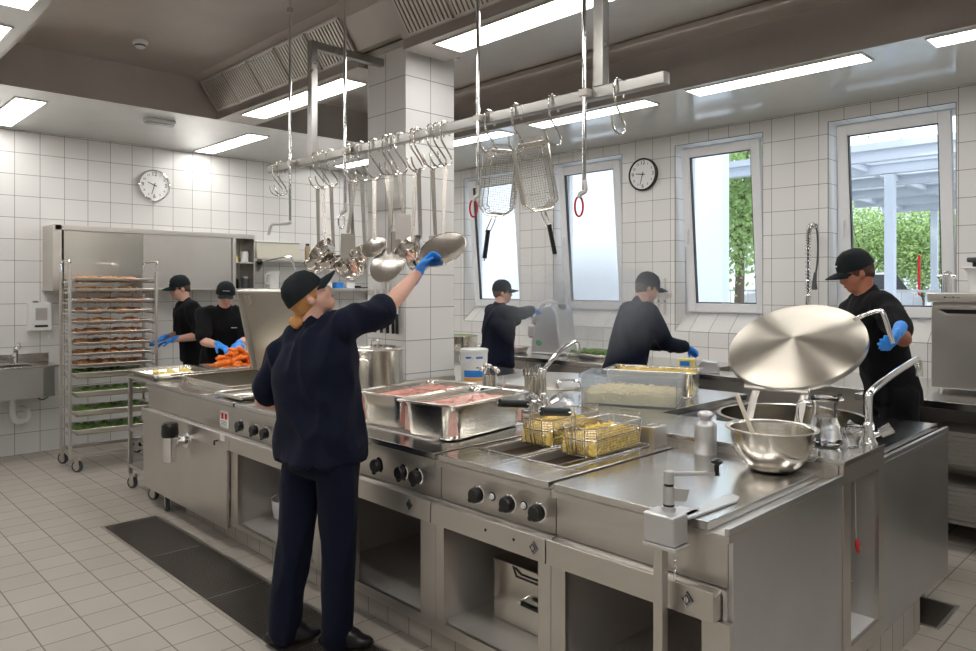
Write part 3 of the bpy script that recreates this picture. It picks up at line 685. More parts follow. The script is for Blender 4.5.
def utensil(name, label, x, ztop, zb, kind, yb=RY, rb=.05, lean=0, sy=0, grp='utensils hanging from the rail'):
    """long flat handle from (x,RY,ztop) to a head centred at height zb"""
    rb *= 1.22; t = thing(name, label, {'ladle': 'ladle', 'skimmer': 'skimmer', 'turner': 'spatula', 'scoop': 'ladle'}[kind], (x, RY, ztop), 0, grp)
    hb = zb+(rb*.55 if kind != 'turner' else rb*1.3)
    p0 = Vector((0, 0, 0)); p1 = Vector((lean, yb-RY, hb-ztop)); k = MB()
    d = (p1-p0); n = 8
    k.tube([Vector((0, -.006, -.012)), Vector((0, -.004, .006)), Vector((0, .006, .010)), Vector((0, .012, -.004)), Vector((0, .012, -.018))], .0, 6, flat=(.0035, .006))
    u = Vector((.70, .71, 0))*.0115; v = Vector((-.71, .70, 0))*.002
    k.hexa([tuple(p1-u*.8-v), tuple(p1+u*.8-v), tuple(p1+u*.8+v), tuple(p1-u*.8+v), tuple(p0-u-v), tuple(p0+u-v), tuple(p0+u+v), tuple(p0-u+v)])
    k.build('handle', 'skim', t, smooth=True)
    c = Vector((lean, yb-RY, zb-ztop)); h = MB()
    if kind in ('ladle', 'scoop'):
        T = Matrix.Translation(c+Vector((0, -.01, 0))) @ Matrix.Rotation(R(22+sy), 4, 'X')
        h.lathe([(rb, rb*.45), (rb*1.02, rb*.47), (rb*.99, rb*.2), (rb*.88, -rb*.2), (rb*.62, -rb*.52), (rb*.3, -rb*.66), (0, -rb*.7)], n=28, mat=T)
        o = h.build('bowl', 'ladle', t, smooth=True); m = o.modifiers.new('s', 'SOLIDIFY'); m.thickness = .0015
    elif kind == 'skimmer':
        T = Matrix.Translation(c) @ Matrix.Rotation(R(20), 4, 'Z') @ Matrix.Rotation(R(62+sy), 4, 'X')
        h.lathe([(rb, rb*.14), (rb*1.02, rb*.1), (rb*.8, -.0), (rb*.4, -rb*.1), (0, -rb*.13)], n=30, mat=T); o = h.build('dish', 'skim', t, smooth=True)
        m = o.modifiers.new('s', 'SOLIDIFY'); m.thickness = .0015
        g = MB()
        for i in range(-4, 5):
            for j in range(-4, 5):
                r_ = math.hypot(i, j)/4.6
                if r_ > .95: continue
                q = T @ Vector((i/4.6*rb*.85, j/4.6*rb*.85, -rb*.13+rb*.14*r_*r_+.0012)); nn = T.to_3x3() @ Vector((0, 0, 1)); g.cyl(q, q+nn*.0006, .0028, n=6)
        g.build('perforation', 'inner', t)
    else:
        u = Vector((.70, .71, 0))*rb*.75; v = Vector((-.71, .70, 0))*.0012; a = c+Vector((0, 0, rb*1.25)); e = c-Vector((0, 0, rb*1.1))
        w_ = .9
        h.hexa([tuple(e-u-v), tuple(e+u-v), tuple(e+u+v), tuple(e-u+v), tuple(a-u*w_-v), tuple(a+u*w_-v), tuple(a+u*w_+v), tuple(a-u*w_+v)])
        h.build('blade', sy if isinstance(sy, str) else 'skim', t, bevel=.0008)
    return t
hook(-4.454, 'empty S-hook at the very left end of the pot rail, front one of two'); hook(-4.40, 'empty S-hook at the left end of the pot rail, second one of two', 8)
UT = [ # x, yb, zb, kind, rb, name, label, lean, tilt
 (-3.95, 2.42, 1.742, 'ladle', .062, 'ladle', 'leftmost ladle, its dark bowl hanging lowest', -.02, 0),
 (-3.89, 2.39, 1.805, 'ladle', .068, 'ladle', 'second ladle from the left, broad bowl facing the camera', .045, 30),
 (-3.80, 2.42, 1.74, 'ladle', .055, 'ladle', 'small ladle behind the bent rod end', .0, 0),
 (-3.60, 2.43, 1.72, 'ladle', .085, 'ladle', 'largest ladle with wide shiny bowl above the cap', .0, 8),
 (-3.545, 2.37, 1.83, 'turner', .05, 'spatula', 'plain white looking flat spatula in front of the largest ladle', -.03, 0),
 (-3.48, 2.42, 1.79, 'ladle', .06, 'ladle', 'ladle right of the flat spatula', .0, 10),
 (-3.36, 2.38, 1.815, 'skimmer', .062, 'skimmer', 'small round skimmer tilted to the camera', .03, -10),
 (-3.20, 2.38, 1.715, 'skimmer', .088, 'skimmer', 'large perforated skimmer hanging above the raised arm', .0, 0),
 (-3.13, 2.41, 1.915, 'turner', .046, 'spatula', 'dark short spatula high up before the column corner', .02, 'inner'),
 (-3.245, 2.41, 1.84, 'turner', .04, 'spatula', 'narrow pale spatula behind the large skimmer', .05, 0),
 (-3.00, 2.37, 1.79, 'ladle', .064, 'ladle', 'upper ladle of the pair beside the blue glove', .02, 20),
 (-2.97, 2.44, 1.725, 'ladle', .055, 'ladle', 'lower ladle of the pair beside the blue glove', -.03, 0),
 (-2.86, 2.42, 1.80, 'turner', .04, 'spatula', 'thin spatula directly above the blue glove', .0, 0),
 (-2.76, 2.36, 1.775, 'skimmer', .10, 'skimmer', 'wide strainer being taken off the rail by the gloved hand', .03, -16)]
for i, (x, yb, zb, kd, rb, nm, lb, ln, tl) in enumerate(UT):
    q = hook(x, 'S-hook carrying the %s' % lb, (-6, 5, 0, 8)[i % 4])
    utensil(nm, lb, x, q.z-.002, zb, kd, yb, rb, ln, tl)
q = hook(-2.81, 'empty S-hook just left of the strainer hook', -5)
hook(-2.052, 'empty S-hook between the fry basket and the right rod'); hook(-1.716, 'empty S-hook nearest the right end of the pot rail', 4)
# fry baskets
def basket(name, label, loc, rz=0, L=.42, W=.19, H=.13, rot=None, grp=None, mesh=True):
    """open wire basket: long axis local y, handle at -y"""
    t = thing(name, label, 'basket', loc, rz, grp)
    if rot: t.rotation_euler = rot
    def outline(z, s=1, c=.035):
        w_, l_ = W/2*s, L/2*s; return [(-w_+c, -l_, z), (w_-c, -l_, z), (w_, -l_+c, z), (w_, l_-c*.5, z), (w_-c*.5, l_, z), (-w_+c*.5, l_, z), (-w_, l_-c*.5, z), (-w_, -l_+c, z)]
    f = MB(); f.tube(outline(H), .0035, 8, closed=True); f.tube(outline(.004, .93), .0025, 6, closed=True); f.tube(outline(H*.6, .97), .002, 6, closed=True)
    for p, q in zip(outline(H), outline(.004, .93)): f.tube([p, q], .0022, 6)
    f.build('basket_frame', 'ladle', t, smooth=True)
    m = MB(); st = .0115; A = outline(H); B = outline(.004, .93)
    for i in range(8):
        a, b_, c, d = (Vector(A[i]), Vector(A[(i+1) % 8]), Vector(B[(i+1) % 8]), Vector(B[i])); k = max(1, int((b_-a).length/st))
        for j in range(k):
            s = j/k; m.cyl(a.lerp(b_, s), d.lerp(c, s), .0010, n=3, caps=False)
        for j in range(1, int(H/st)):
            s = j*st/H; m.cyl(a.lerp(d, s), b_.lerp(c, s), .0010, n=3, caps=False)
    x = -W/2*.93
    while x < W/2*.93: m.cyl((x, -L/2*.9, .004), (x, L/2*.9, .004), .0010, n=3, caps=False); x += st
    y = -L/2*.9
    while y < L/2*.93: m.cyl((-W/2*.92, y, .004), (W/2*.92, y, .004), .0010, n=3, caps=False); y += st
    m.build('wire_mesh', 'skim', t)
    return t
def basket_handle(t, pts, grip, rg=.011):
    h = MB()
    for s in (-.010, .010): h.tube(crv([Vector(p)+Vector((s, 0, 0)) for p in pts], 4), .003, 6)
    h.build('handle_wire', 'ladle', t, smooth=True)
    g0, g1 = Vector(grip[0]), Vector(grip[1]); g = MB(); g.tube([g0, g0.lerp(g1, .03), g0.lerp(g1, .97), g1], .0, 12, flat=(.010, .0165)); gr = g.build('grip', 'black', t, smooth=True)
    d = (g1-g0); n_ = d.normalized(); e = MB()
    e.cyl(g1, g1+n_*.012, .004, n=8); e.build('grip_tip', 'chrome', gr, smooth=True)
SL, SW = .40, .17
def oil_basket(x, y, label, rz=0):
    t = basket('fry_basket', label, (x, y, .9065), rz, SL, SW, .118, grp='fry baskets on the fryer')
    basket_handle(t, [(0, -SL/2*.93, .004), (0, -SL/2-.004, .06), (0, -SL/2-.006, .15), (0, -SL/2-.01, .18), (0, -SL/2-.03, .187), (0, -SL/2-.05, .188)], ((0, -SL/2-.035, .187), (0, -SL/2-.215, .214)))
    f = MB(); f.tube([(-.05, SL/2, .118), (-.05, SL/2+.03, .135), (.05, SL/2+.03, .135), (.05, SL/2, .118)], .003, 6); f.build('hanging_hook', 'ladle', t, smooth=True)
    return t
oil_basket(-2.165, 2.575, 'left wire fry basket full of fries on the deep fryer', R(3)); oil_basket(-1.908, 2.545, 'right wire fry basket full of fries on the deep fryer', R(3))
def sticks(name, mat, box, n, ln, r, label, dome=.02, bend=.01, seed=1, rz=0, loc=(0, 0, 0), cat='fries'):
    """heaped thin potato sticks filling a rectangular basket or box; one countless heap"""
    rnd = random.Random(seed); x0, y0, x1, y1, z0, z1 = box; m = MB()
    # core of the heap
    nx, ny = 14, 14; g = [[None]*(ny+1) for _ in range(nx+1)]
    def top(u, v): return z1+dome*(1-(2*u-1)**2)*(1-(2*v-1)**2)+.006*math.sin(u*17+seed)*math.cos(v*13)-.012
    for i in range(nx+1):
        for j in range(ny+1): u, v = i/nx, j/ny; g[i][j] = m.bm.verts.new((x0+(x1-x0)*u, y0+(y1-y0)*v, top(u, v)))
    lo = [m.bm.verts.new(p) for p in ((x0, y0, z0), (x1, y0, z0), (x1, y1, z0), (x0, y1, z0))]
    for i in range(nx):
        for j in range(ny): m.face([g[i][j], g[i+1][j], g[i+1][j+1], g[i][j+1]])
    m.face(lo[::-1]); m.face([lo[0], lo[1]]+[g[i][0] for i in range(nx, -1, -1)]); m.face([lo[2], lo[3]]+[g[i][ny] for i in range(nx+1)])
    m.face([lo[1], lo[2]]+[g[nx][j] for j in range(ny, -1, -1)]); m.face([lo[3], lo[0]]+[g[0][j] for j in range(ny+1)])
    for i in range(n):
        side = rnd.random(); L = ln*rnd.uniform(.6, 1.15)
        if side < .6:
            u, v = rnd.uniform(.06, .94), rnd.uniform(.04, .96); c = Vector((x0+(x1-x0)*u, y0+(y1-y0)*v, top(u, v)+rnd.uniform(-.004, .014)))
            d = Vector((rnd.gauss(0, 1), rnd.gauss(0, 1), rnd.gauss(0, .28))).normalized()
        else:
            zz = rnd.uniform(z0+.005, z1); d = Vector((rnd.gauss(0, 1), 0, rnd.gauss(0, .45))).normalized()
            s = rnd.random()
            if s < .35: c = Vector((rnd.uniform(x0+.01, x1-.01), y0+.001, zz))
            elif s < .5: c = Vector((rnd.uniform(x0+.01, x1-.01), y1-.001, zz))
            else: c = Vector((x1-.001 if s < .9 else x0+.001, rnd.uniform(y0+.01, y1-.01), zz)); d = Vector((0, d.x, d.z))
        a, b_ = c-d*L/2, c+d*L/2
        for q in (a, b_): q.x = min(max(q.x, x0+.001), x1-.001); q.y = min(max(q.y, y0+.001), y1-.001); q.z = max(q.z, z0+.004)
        mid = (a+b_)/2+Vector((rnd.uniform(-1, 1), rnd.uniform(-1, 1), rnd.uniform(0, 1)))*bend
        m.tube([a, mid, b_], r, 4)
    o = m.build(name, mat, None, False); o.location = loc; o.rotation_euler = (0, 0, rz)
    tag(o, label, cat, None, 'stuff'); return o
w2, l2 = SW/2*.9, SL/2*.88
sticks('fries', 'fries', (-w2, -l2, w2, l2, .009, .075), 460, .055, .0036, 'golden thin fries heaped in the left fry basket', .03, .008, 3, R(3), (-2.165, 2.575, .9065))
sticks('fries', 'fries', (-w2, -l2, w2, l2, .009, .07), 460, .055, .0036, 'golden thin fries heaped in the right fry basket', .025, .008, 4, R(3), (-1.908, 2.545, .9065))
# two baskets hanging upside down from hooks
def hung(x, y, z, rot, label, hl):
    q = hook(x, hl, 0)
    t = basket('fry_basket', label, (x, y, z), 0, .30, .15, .12, grp='fry baskets hanging from the rail'); t.rotation_euler = rot
    basket_handle(t, [(0, -.14, .11), (0, -.17, .118), (0, -.205, .16), (0, -.225, .185)], ((0, -.215, .178), (0, -.345, .19)))
    f = MB(); f.tube([(-.055, .15, .12), (-.055, .172, .12), (.055, .172, .12), (.055, .15, .12)], .003, 6); f.tube([(-.06, .12, .12), (-.11, .12, .12)], .0025, 6); f.tube([(.06, .12, .12), (.11, .12, .12)], .0025, 6)
    f.build('hanging_hook', 'ladle', t, smooth=True); return t
hung(-2.443, 2.49, 2.09, (R(96), R(8), R(30)), 'empty wire fry basket hanging nearest the rod, black grip downwards', 'S-hook carrying the left hanging fry basket')
hung(-2.27, 2.50, 2.10, (R(96), R(-12), R(52)), 'empty wire fry basket hanging at the right, its grip tilted', 'S-hook carrying the right hanging fry basket')
# ------------------------------------------------------------------ things on the island
def gn_pan(name, label, loc, rz, L=.53, W=.325, H=.15, cat='pan', mat='pan', handles=True, grp=None, r=.05):
    """gastronorm pan with rounded corners; long axis local x"""
    t = thing(name, label, cat, loc, rz, grp); b = MB()
    def ring(l, w_, z, rc, n=6):
        out = []
        for cx, cy, a0 in ((l/2-rc, w_/2-rc, 0), (-l/2+rc, w_/2-rc, 90), (-l/2+rc, -w_/2+rc, 180), (l/2-rc, -w_/2+rc, 270)):
            for i in range(n+1): a = R(a0+90*i/n); out.append(b.bm.verts.new((cx+rc*math.cos(a), cy+rc*math.sin(a), z)))
        return out
    secs = [(L-.075, W-.075, .0, r*.7), (L-.055, W-.055, .012, r), (L-.036, W-.036, H-.02, r), (L-.03, W-.03, H-.004, r*.9), (L-.004, W-.004, H, .02), (L, W, H-.002, .022), (L, W, H-.007, .022)]
    rs = [ring(*s) for s in secs]
    for A_, B_ in zip(rs, rs[1:]):
        for i in range(len(A_)): b.face([A_[i], A_[(i+1) % len(A_)], B_[(i+1) % len(A_)], B_[i]])
    b.face(rs[0][::-1]); o = b.build('pan_body', mat, t, smooth=True, angle=50); m = o.modifiers.new('s', 'SOLIDIFY'); m.thickness = .0022; m.offset = 1
    if handles == 'loop':
        for s in (-1, 1):
            h = MB(); x = s*(L/2-.016); h.tube(crv([(x, -.05, H-.03), (x+s*.02, -.05, H-.045), (x+s*.02, .05, H-.045), (x, .05, H-.03)], 4), .0035, 6); h.build('pan_handle', 'chrome', t, smooth=True)
    return t
# pans of meat on the hotplate
def meat(name, box, loc, rz, label, seed, n=46, pale=.0, dividers=True):
    rnd = random.Random(seed); x0, y0, x1, y1, z0, z1 = box; m = MB(); m.box(x0, y0, z0, x1, y1, z1-.006)
    for i in range(n):
        c = (rnd.uniform(x0+.03, x1-.03), rnd.uniform(y0+.03, y1-.03), z1-.006+rnd.uniform(-.002, .006))
        T = Matrix.Rotation(rnd.uniform(0, PI), 4, 'Z') @ Matrix.Rotation(rnd.uniform(-.3, .3), 4, 'X')
        m.ell(c, (rnd.uniform(.02, .035), rnd.uniform(.012, .02), rnd.uniform(.007, .013)), 7, T)
    o = m.build(name, 'meat' if pale < .5 else 'meat2', None, False, smooth=True); o.location = loc; o.rotation_euler = (0, 0, rz); tag(o, label, 'meat', None, 'stuff')
PB = gn_pan('food_pan', 'near deep steel pan of pale meat strips on the hotplate beside the fryer', (-2.65, 2.43, .9065), R(98), .60, .36, .165, r=.07, grp='deep pans on the hotplate')
meat('meat_strips', (-.265, -.15, .265, .15, .02, .135), (-2.65, 2.43, .908), R(98), 'pale raw meat strips in the near pan beside the fryer', 2, 70, 1)
PA = gn_pan('food_pan', 'second deep steel pan of raw meat, between the near pan and the cook', (-3.03, 2.45, .9065), R(98), .60, .36, .165, r=.07, grp='deep pans on the hotplate')
meat('meat_strips', (-.265, -.15, .265, .15, .02, .14), (-3.03, 2.45, .908), R(98), 'raw reddish meat in the pan nearer the cook', 5, 60)
for (cx, lb) in ((-2.65, 'thin steel divider bar across the near meat pan'), (-3.03, 'thin steel divider bar across the far meat pan')):
    T = Matrix.Translation((cx, 2.44, 1.073)) @ Matrix.Rotation(R(98), 4, 'Z'); b = MB()
    b.box(-.299, -.008, .0, .299, .008, .004, T); b.box(-.06, -.18, .0, -.05, .18, .004, T) if cx < -3 else b.box(.05, -.0, .0, .06, .18, .004, T)
    tag(b.build('divider_bar', 'pan', None, True), lb, 'bar')
# mixing bowl, whisk, spatula, ladle
BC = (-1.255, 2.745, ZT)
t = thing('mixing_bowl', 'large brushed steel mixing bowl on the near right worktop', 'bowl', BC)
b = MB(); b.lathe([(0, 0), (.068, 0), (.085, .006), (.115, .035), (.138, .075), (.148, .115), (.150, .150), (.151, .157), (.160, .163), (.168, .163), (.170, .160)], n=64)
o = b.build('bowl_body', 'pan', t, smooth=True); m = o.modifiers.new('s', 'SOLIDIFY'); m.thickness = .0018; m.offset = 1
t = thing('spatula', 'pale wooden spatula leaning in the mixing bowl', 'spatula', (-1.30, 2.77, .93))
b = MB(); b.tube([(.0, .0, .0), (-.10, -.02, .245)], .0, 8, flat=(.007, .010)); b.build('handle', plain('light_wood', (.78, .72, .6), .5), t, smooth=True)
b = MB(); b.tube([(.0, .0, -.012), (.028, .005, -.012), (.05, .01, .0)], .0, 8, flat=(.006, .02)); b.build('blade', M['white'], t, smooth=True)
t = thing('bowl_ladle', 'polished ladle lying in the mixing bowl', 'ladle', (-1.36, 2.70, 1.02)); t.name = 'ladle'
b = MB(); b.lathe([(.034, .012), (.034, .004), (.028, -.014), (.015, -.024), (0, -.027)], n=20, mat=Matrix.Rotation(R(-35), 4, 'X')); o = b.build('bowl', 'ladle', t, smooth=True); m = o.modifiers.new('s', 'SOLIDIFY'); m.thickness = .0015
b = MB(); b.tube([(.03, .0, .01), (.10, .02, -.03), (.16, .05, -.055)], .0045, 8); b.build('handle', 'ladle', t, smooth=True)
t = thing('whisk', 'wire whisk lying inside the mixing bowl', 'whisk', (-1.20, 2.80, .975))
b = MB()
for k in range(6):
    a = PI*k/6; b.tube(crv([(0, 0, 0), (.03, .022*math.cos(a), .022*math.sin(a)), (.075, .032*math.cos(a), .032*math.sin(a)), (.095, 0, 0), (.075, -.032*math.cos(a), -.032*math.sin(a)), (.03, -.022*math.cos(a), -.022*math.sin(a)), (0, 0, 0)], 4), .0012, 5)
b.build('wires', 'chrome', t, smooth=True); MB().cyl((-.1, -.01, .0), (.005, 0, 0), .008, n=10).build('handle', 'chrome', t, smooth=True)
# soap / cream dispenser
t = thing('dispenser_bottle', 'cylindrical matt aluminium bottle with wide cap on the worktop', 'bottle', (-1.572, 2.815, ZT))
MB().lathe([(0, 0), (.044, 0), (.046, .003), (.046, .118), (.042, .128), (.030, .136), (.027, .140), (0, .14)], n=32).build('bottle_body', 'alu', t, smooth=True)
MB().lathe([(0, .139), (.024, .139), (.024, .155), (.033, .158), (.034, .166), (.03, .172), (.02, .178), (0, .178)], n=28).build('cap', 'alu', t, smooth=True)
# jug and glass
t = thing('water_jug', 'glass jug half filled with water on the steel ridge', 'jug', (-1.205, 3.13, .945))
jp = [(0, .004), (.062, .004), (.070, .012), (.071, .03), (.066, .06), (.055, .10), (.048, .135), (.047, .16), (.052, .185), (.056, .2)]
b = MB(); b.lathe(jp, n=36); o = b.build('jug_body', 'clear', t, smooth=True); m = o.modifiers.new('s', 'SOLIDIFY'); m.thickness = .004
b = MB(); b.lathe([(0, .009), (.058, .009), (.066, .016), (.0665, .03), (.062, .06), (.052, .10), (.0475, .118), (0, .118)], n=36); b.build('water', 'water', t, smooth=True)
b = MB(); b.tube(crv([(-.045, -.03, .175), (-.062, -.042, .18), (-.085, -.058, .165), (-.088, -.06, .12), (-.08, -.055, .07)], 5), .0065, 8); b.build('handle', 'clear', t, smooth=True)
b = MB(); b.tube([(.05, .012, .198), (.066, .018, .204)], .0, 8, flat=(.003, .014)); b.build('spout', 'clear', t, smooth=True)
t = thing('drinking_glass', 'small ribbed drinking glass beside the water jug', 'glass', (-1.10, 3.17, .945))
b = MB(); n = 40; rr = lambda z: .028+.009*min(1, z/.06)
rings = []
for z in (.0, .003, .012, .03, .05, .07, .082, .09):
    rings.append([b.bm.verts.new(((rr(z)+(.0012 if j % 2 and .01 < z < .075 else 0))*math.cos(2*PI*j/n), (rr(z)+(.0012 if j % 2 and .01 < z < .075 else 0))*math.sin(2*PI*j/n), z)) for j in range(n)])
for A_, B_ in zip(rings, rings[1:]):
    for j in range(n): b.face([A_[j], A_[(j+1) % n], B_[(j+1) % n], B_[j]])
b.face(rings[0][::-1]); o = b.build('glass_body', 'clear', t, smooth=True, angle=80); m = o.modifiers.new('s', 'SOLIDIFY'); m.thickness = .003
# faucets
def faucet(label, x, y, path, r=.014):
    t = thing('kitchen_faucet', label, 'faucet', (x, y, .945))
    MB().lathe([(0, 0), (.034, 0), (.034, .006), (.026, .016), (.022, .05), (.022, .08), (.016, .092), (0, .094)], n=24).build('faucet_body', 'chrome', t, smooth=True)
    b = MB(); b.tube(crv([(0, 0, .05)]+path, 6), r, 14); b.build('spout', 'chrome', t, smooth=True)
    for s, a in ((-1, 1), (1, 1)):
        d = Vector((.62*s, -.1*s+.30*s, 0)).normalized(); b = MB()
        b.cyl(d*.015+Vector((0, 0, .035)), d*.045+Vector((0, 0, .05)), .010, n=12)
        b.cyl(d*.042+Vector((0, 0, .048)), d*.085+Vector((0, 0, .075)), .020, .024, n=8); b.build('tap_knob', 'chrome', t, smooth=True, angle=30)
    return t
faucet('chrome mixer tap on the ridge at the right end of the island', -1.085, 3.285, [(0, 0, .10), (0, .0, .18), (0, .035, .215), (0, .30, .265), (0, .62, .305), (.004, .66, .30), (.005, .675, .26), (.005, .675, .225)], .0155)
faucet('chrome mixer tap on the ridge behind the meat pans', -2.60, 2.96, [(0, 0, .12), (0, .0, .20), (0, .03, .235), (0, .12, .30), (0, .24, .345), (0, .285, .335), (0, .30, .29)], .0115)
# utensil containers
def canister(label, x, y, kind, r=.042, h=.135):
    t = thing('utensil_canister', label, 'utensil holder', (x, y, .945))
    b = MB(); b.lathe([(0, .002), (r, .002), (r, h), (r+.002, h+.002)], n=28); o = b.build('canister_body', 'pan', t, smooth=True); m = o.modifiers.new('s', 'SOLIDIFY'); m.thickness = .0015; m.offset = 1
    rnd = random.Random(int(x*100))
    for k in range(5):
        a = 2*PI*k/5+.4; q = Vector((math.cos(a)*r*.55, math.sin(a)*r*.55, .01)); e = Vector((math.cos(a)*r*1.1, math.sin(a)*r*1.1, h+rnd.uniform(.02, .06)))
        u = thing('serving_spoon', 'steel utensil %d standing in the %s' % (k, label), 'utensil', (x, y, .945), 0, 'utensils in the canister, ' + label)
        u['label'] = 'steel utensils standing in the %s' % label
        MB().tube([q, e], .0035, 6).build('handle', 'ladle', u, smooth=True)
        b = MB()
        if kind == 'round': b.ell(e, (.020, .020, .016), 12)
        else: b.tube([e-Vector((0, 0, .02)), e+Vector((0, 0, .012)), e+Vector((.003, 0, .028))], [.007, .009, .004], 8)
        b.build('head', 'ladle', u, smooth=True)
canister('canister with spoons left of the middle tap', -2.90, 3.19, 'long')
canister('canister with round headed utensils beside the white bucket', -3.26, 3.20, 'round', .045, .11)
o = MB().cyl((-3.02, 3.08, .946), (-3.02, 3.08, 1.075), .006, n=10).build('thermometer_rod', 'inner', None, True); tag(o, 'thin upright steel rod left of the spoon canister', 'rod')
t = thing('small_bottle', 'slim steel shaker right of the spoon canister', 'bottle', (-2.80, 3.16, .945))
MB().lathe([(0, 0), (.02, 0), (.02, .15), (.016, .165), (0, .168)], n=20).build('bottle_body', 'pan', t, smooth=True); MB().lathe([(.016, .165), (.019, .17), (.014, .19), (0, .195)], n=16).build('cap', 'chrome', t, smooth=True)
# plastic bucket
t = thing('plastic_bucket', 'white plastic bucket with blue and orange label right of the column', 'bucket', (-3.615, 3.40, .945))
b = MB(); b.lathe([(0, 0), (.082, 0), (.086, .004), (.092, .215), (.096, .218), (.096, .236), (.088, .24), (.0, .24)], n=36); b.build('bucket_body', 'white', t, smooth=True)
def arc_label(nm, z0, z1, a0, a1, r, mat):
    b = MB(); n = 14; A_ = []; B_ = []
    for i in range(n+1):
        a = R(a0+(a1-a0)*i/n); A_.append(b.bm.verts.new((r*math.cos(a), r*math.sin(a), z0))); B_.append(b.bm.verts.new(((r+.002)*math.cos(a), (r+.002)*math.sin(a), z1)))
    for i in range(n): b.face([A_[i], A_[i+1], B_[i+1], B_[i]])
    return b.build(nm, mat, t)
arc_label('blue_label', .055, .10, -90, 5, .0895, 'blue'); arc_label('orange_label', .028, .052, -90, 5, .0885, 'orange'); arc_label('blue_print', .178, .192, -80, -50, .0925, 'blue'); arc_label('blue_print', .178, .192, -35, -5, .0925, 'blue'); arc_label('black_print', .115, .122, -35, -12, .0912, 'ink')
b = MB(); b.tube(crv([(.07, -.066, .21), (.05, -.09, .17), (-.02, -.105, .15), (-.07, -.07, .20)], 5), .003, 6); b.build('bucket_handle', 'white', t, smooth=True)
# plastic box of raw potato sticks
BX = R(24)
t = thing('plastic_box', 'clear plastic food box with pale potato sticks in front of the metal pan', 'box', (-2.41, 3.505, .9455), BX)
b = MB(); x, y = .262, .155
b.box(-x+.01, -y+.01, 0, x-.01, y-.01, .004)
for p in ((-x, -y, -x+.004, y), (x-.004, -y, x, y), (-x, -y, x, -y+.004), (-x, y-.004, x, y)): b.box(p[0], p[1], .0, p[2], p[3], .148)
b.build('box_body', 'poly', t, bevel=.003)
b = MB()
for p in ((-x-.012, -y-.012, -x+.01, y+.012), (x-.01, -y-.012, x+.012, y+.012), (-x+.01, -y-.012, x-.01, -y+.01), (-x+.01, y-.01, x-.01, y+.012)): b.box(p[0], p[1], .145, p[2], p[3], .168)
b.build('box_rim', 'poly', t, bevel=.003)
sticks('potato_sticks', 'rawfries', (-.252, -.145, .252, .145, .006, .075), 620, .05, .0026, 'pale potato sticks filling the clear plastic box', .014, .008, 9, BX, (-2.41, 3.505, .9455))
gn_pan('food_pan', 'shallow steel pan of golden potato sticks behind the plastic box', (-2.52, 3.885, .944), R(22), .56, .34, .155, r=.04)
sticks('potato_sticks', 'fries', (-.25, -.14, .25, .14, .03, .138), 360, .045, .0026, 'golden potato sticks in the steel pan behind the plastic box', .012, .008, 11, R(22), (-2.52, 3.885, .944))
t = thing('cutting_board', 'thin white tray under the potato pan', 'board', (-2.36, 3.72, .944)) if 0 else None
# stock pot
t = thing('stock_pot', 'tall steel stock pot with lid between cook and tiled column', 'pot', (-3.66, 2.62, .906))
b = MB(); b.lathe([(0, .0), (.165, .0), (.172, .006), (.173, .31), (.177, .316), (.177, .322), (.170, .322)], n=48); b.build('pot_body', 'pan', t, smooth=True)
b = MB(); b.lathe([(0, .345), (.04, .345), (.12, .338), (.168, .328), (.178, .323), (.178, .318)], n=48); b.build('pot_lid', 'pan', t, smooth=True)
for a in (-60, 120):
    T = Matrix.Rotation(R(a), 4, 'Z'); b = MB(); b.tube(crv([T @ Vector(p) for p in ((.172, -.04, .25), (.205, -.045, .27), (.21, 0, .272), (.205, .045, .27), (.172, .04, .25))], 4), .005, 8); b.build('pot_handle', 'ladle', t, smooth=True)
b = MB(); b.tube(crv([(-.035, 0, .345), (-.035, 0, .37), (.035, 0, .37), (.035, 0, .345)], 4), .005, 8); b.build('lid_handle', 'ladle', t, smooth=True)
# knives on the column
b = MB().box(-4.15, 2.912, 1.545, -3.80, 2.929, 1.585); ks = b.build('knife_rack', 'inner', None, True, bevel=.002); tag(ks, 'dark magnetic knife strip on the left face of the tiled column', 'knife rack')
for k, (x, l) in enumerate(((-4.06, .20), (-3.99, .26), (-3.92, .22), (-3.86, .24), (-3.82, .16))):
    t = thing('kitchen_knife', 'kitchen knife hanging handle down on the column, blade upwards, %s from the left' % ('first', 'second', 'third', 'fourth', 'fifth')[k], 'knife', (x, 2.905, 1.42), 0, 'knives on the column strip')
    MB().hexa([(-.018, -.0, 0), (.018, -.0, 0), (.018, .0015, 0), (-.018, .0015, 0), (-.002, -.0, l), (.016, -.0, l*.9), (.016, .0015, l*.9), (-.002, .0015, l)]).build('blade', 'chrome', t)
    b = MB(); b.tube([(0, .0, .005), (0, 0, -.05), (.002, 0, -.125)], .0, 8, flat=(.013, .008)); b.build('knife_handle', 'black', t, smooth=True)
# can opener clamp
t = thing('can_opener', 'grey bench can opener with crank, clamped to the front edge of the worktop', 'can opener', (-1.2, 1.94, .8))
b = MB(); b.box(-1.262, 1.885, .835, -1.155, 1.968, .925); b.build('clamp_body', 'alu', t, True, bevel=.008)
b = MB(); b.box(-1.24, 1.965, .901, -1.165, 2.06, .909); b.prism([(-1.185, 1.97), (-1.155, 1.97), (-1.140, 2.24), (-1.155, 2.29), (-1.18, 2.30), (-1.20, 2.27), (-1.195, 2.2)], .901, .909, 'z'); b.build('base_plate', 'alu', t, True, bevel=.002)
b = MB(); b.box(-1.262, 1.885, .822, -1.150, 1.968, .834); b.build('clamp_foot', 'alu', t, True, bevel=.002)
b = MB(); b.cyl((-1.205, 1.94, .925), (-1.205, 1.94, 1.0), .0165, n=20); b.cyl((-1.205, 1.94, .925), (-1.205, 1.94, .938), .021, n=20); b.build('column', 'alu', t, True, smooth=True)
MB().cyl((-1.205, 1.94, 1.0), (-1.205, 1.94, 1.008), .0145, n=20).build('collar', 'black', t, True, smooth=True)
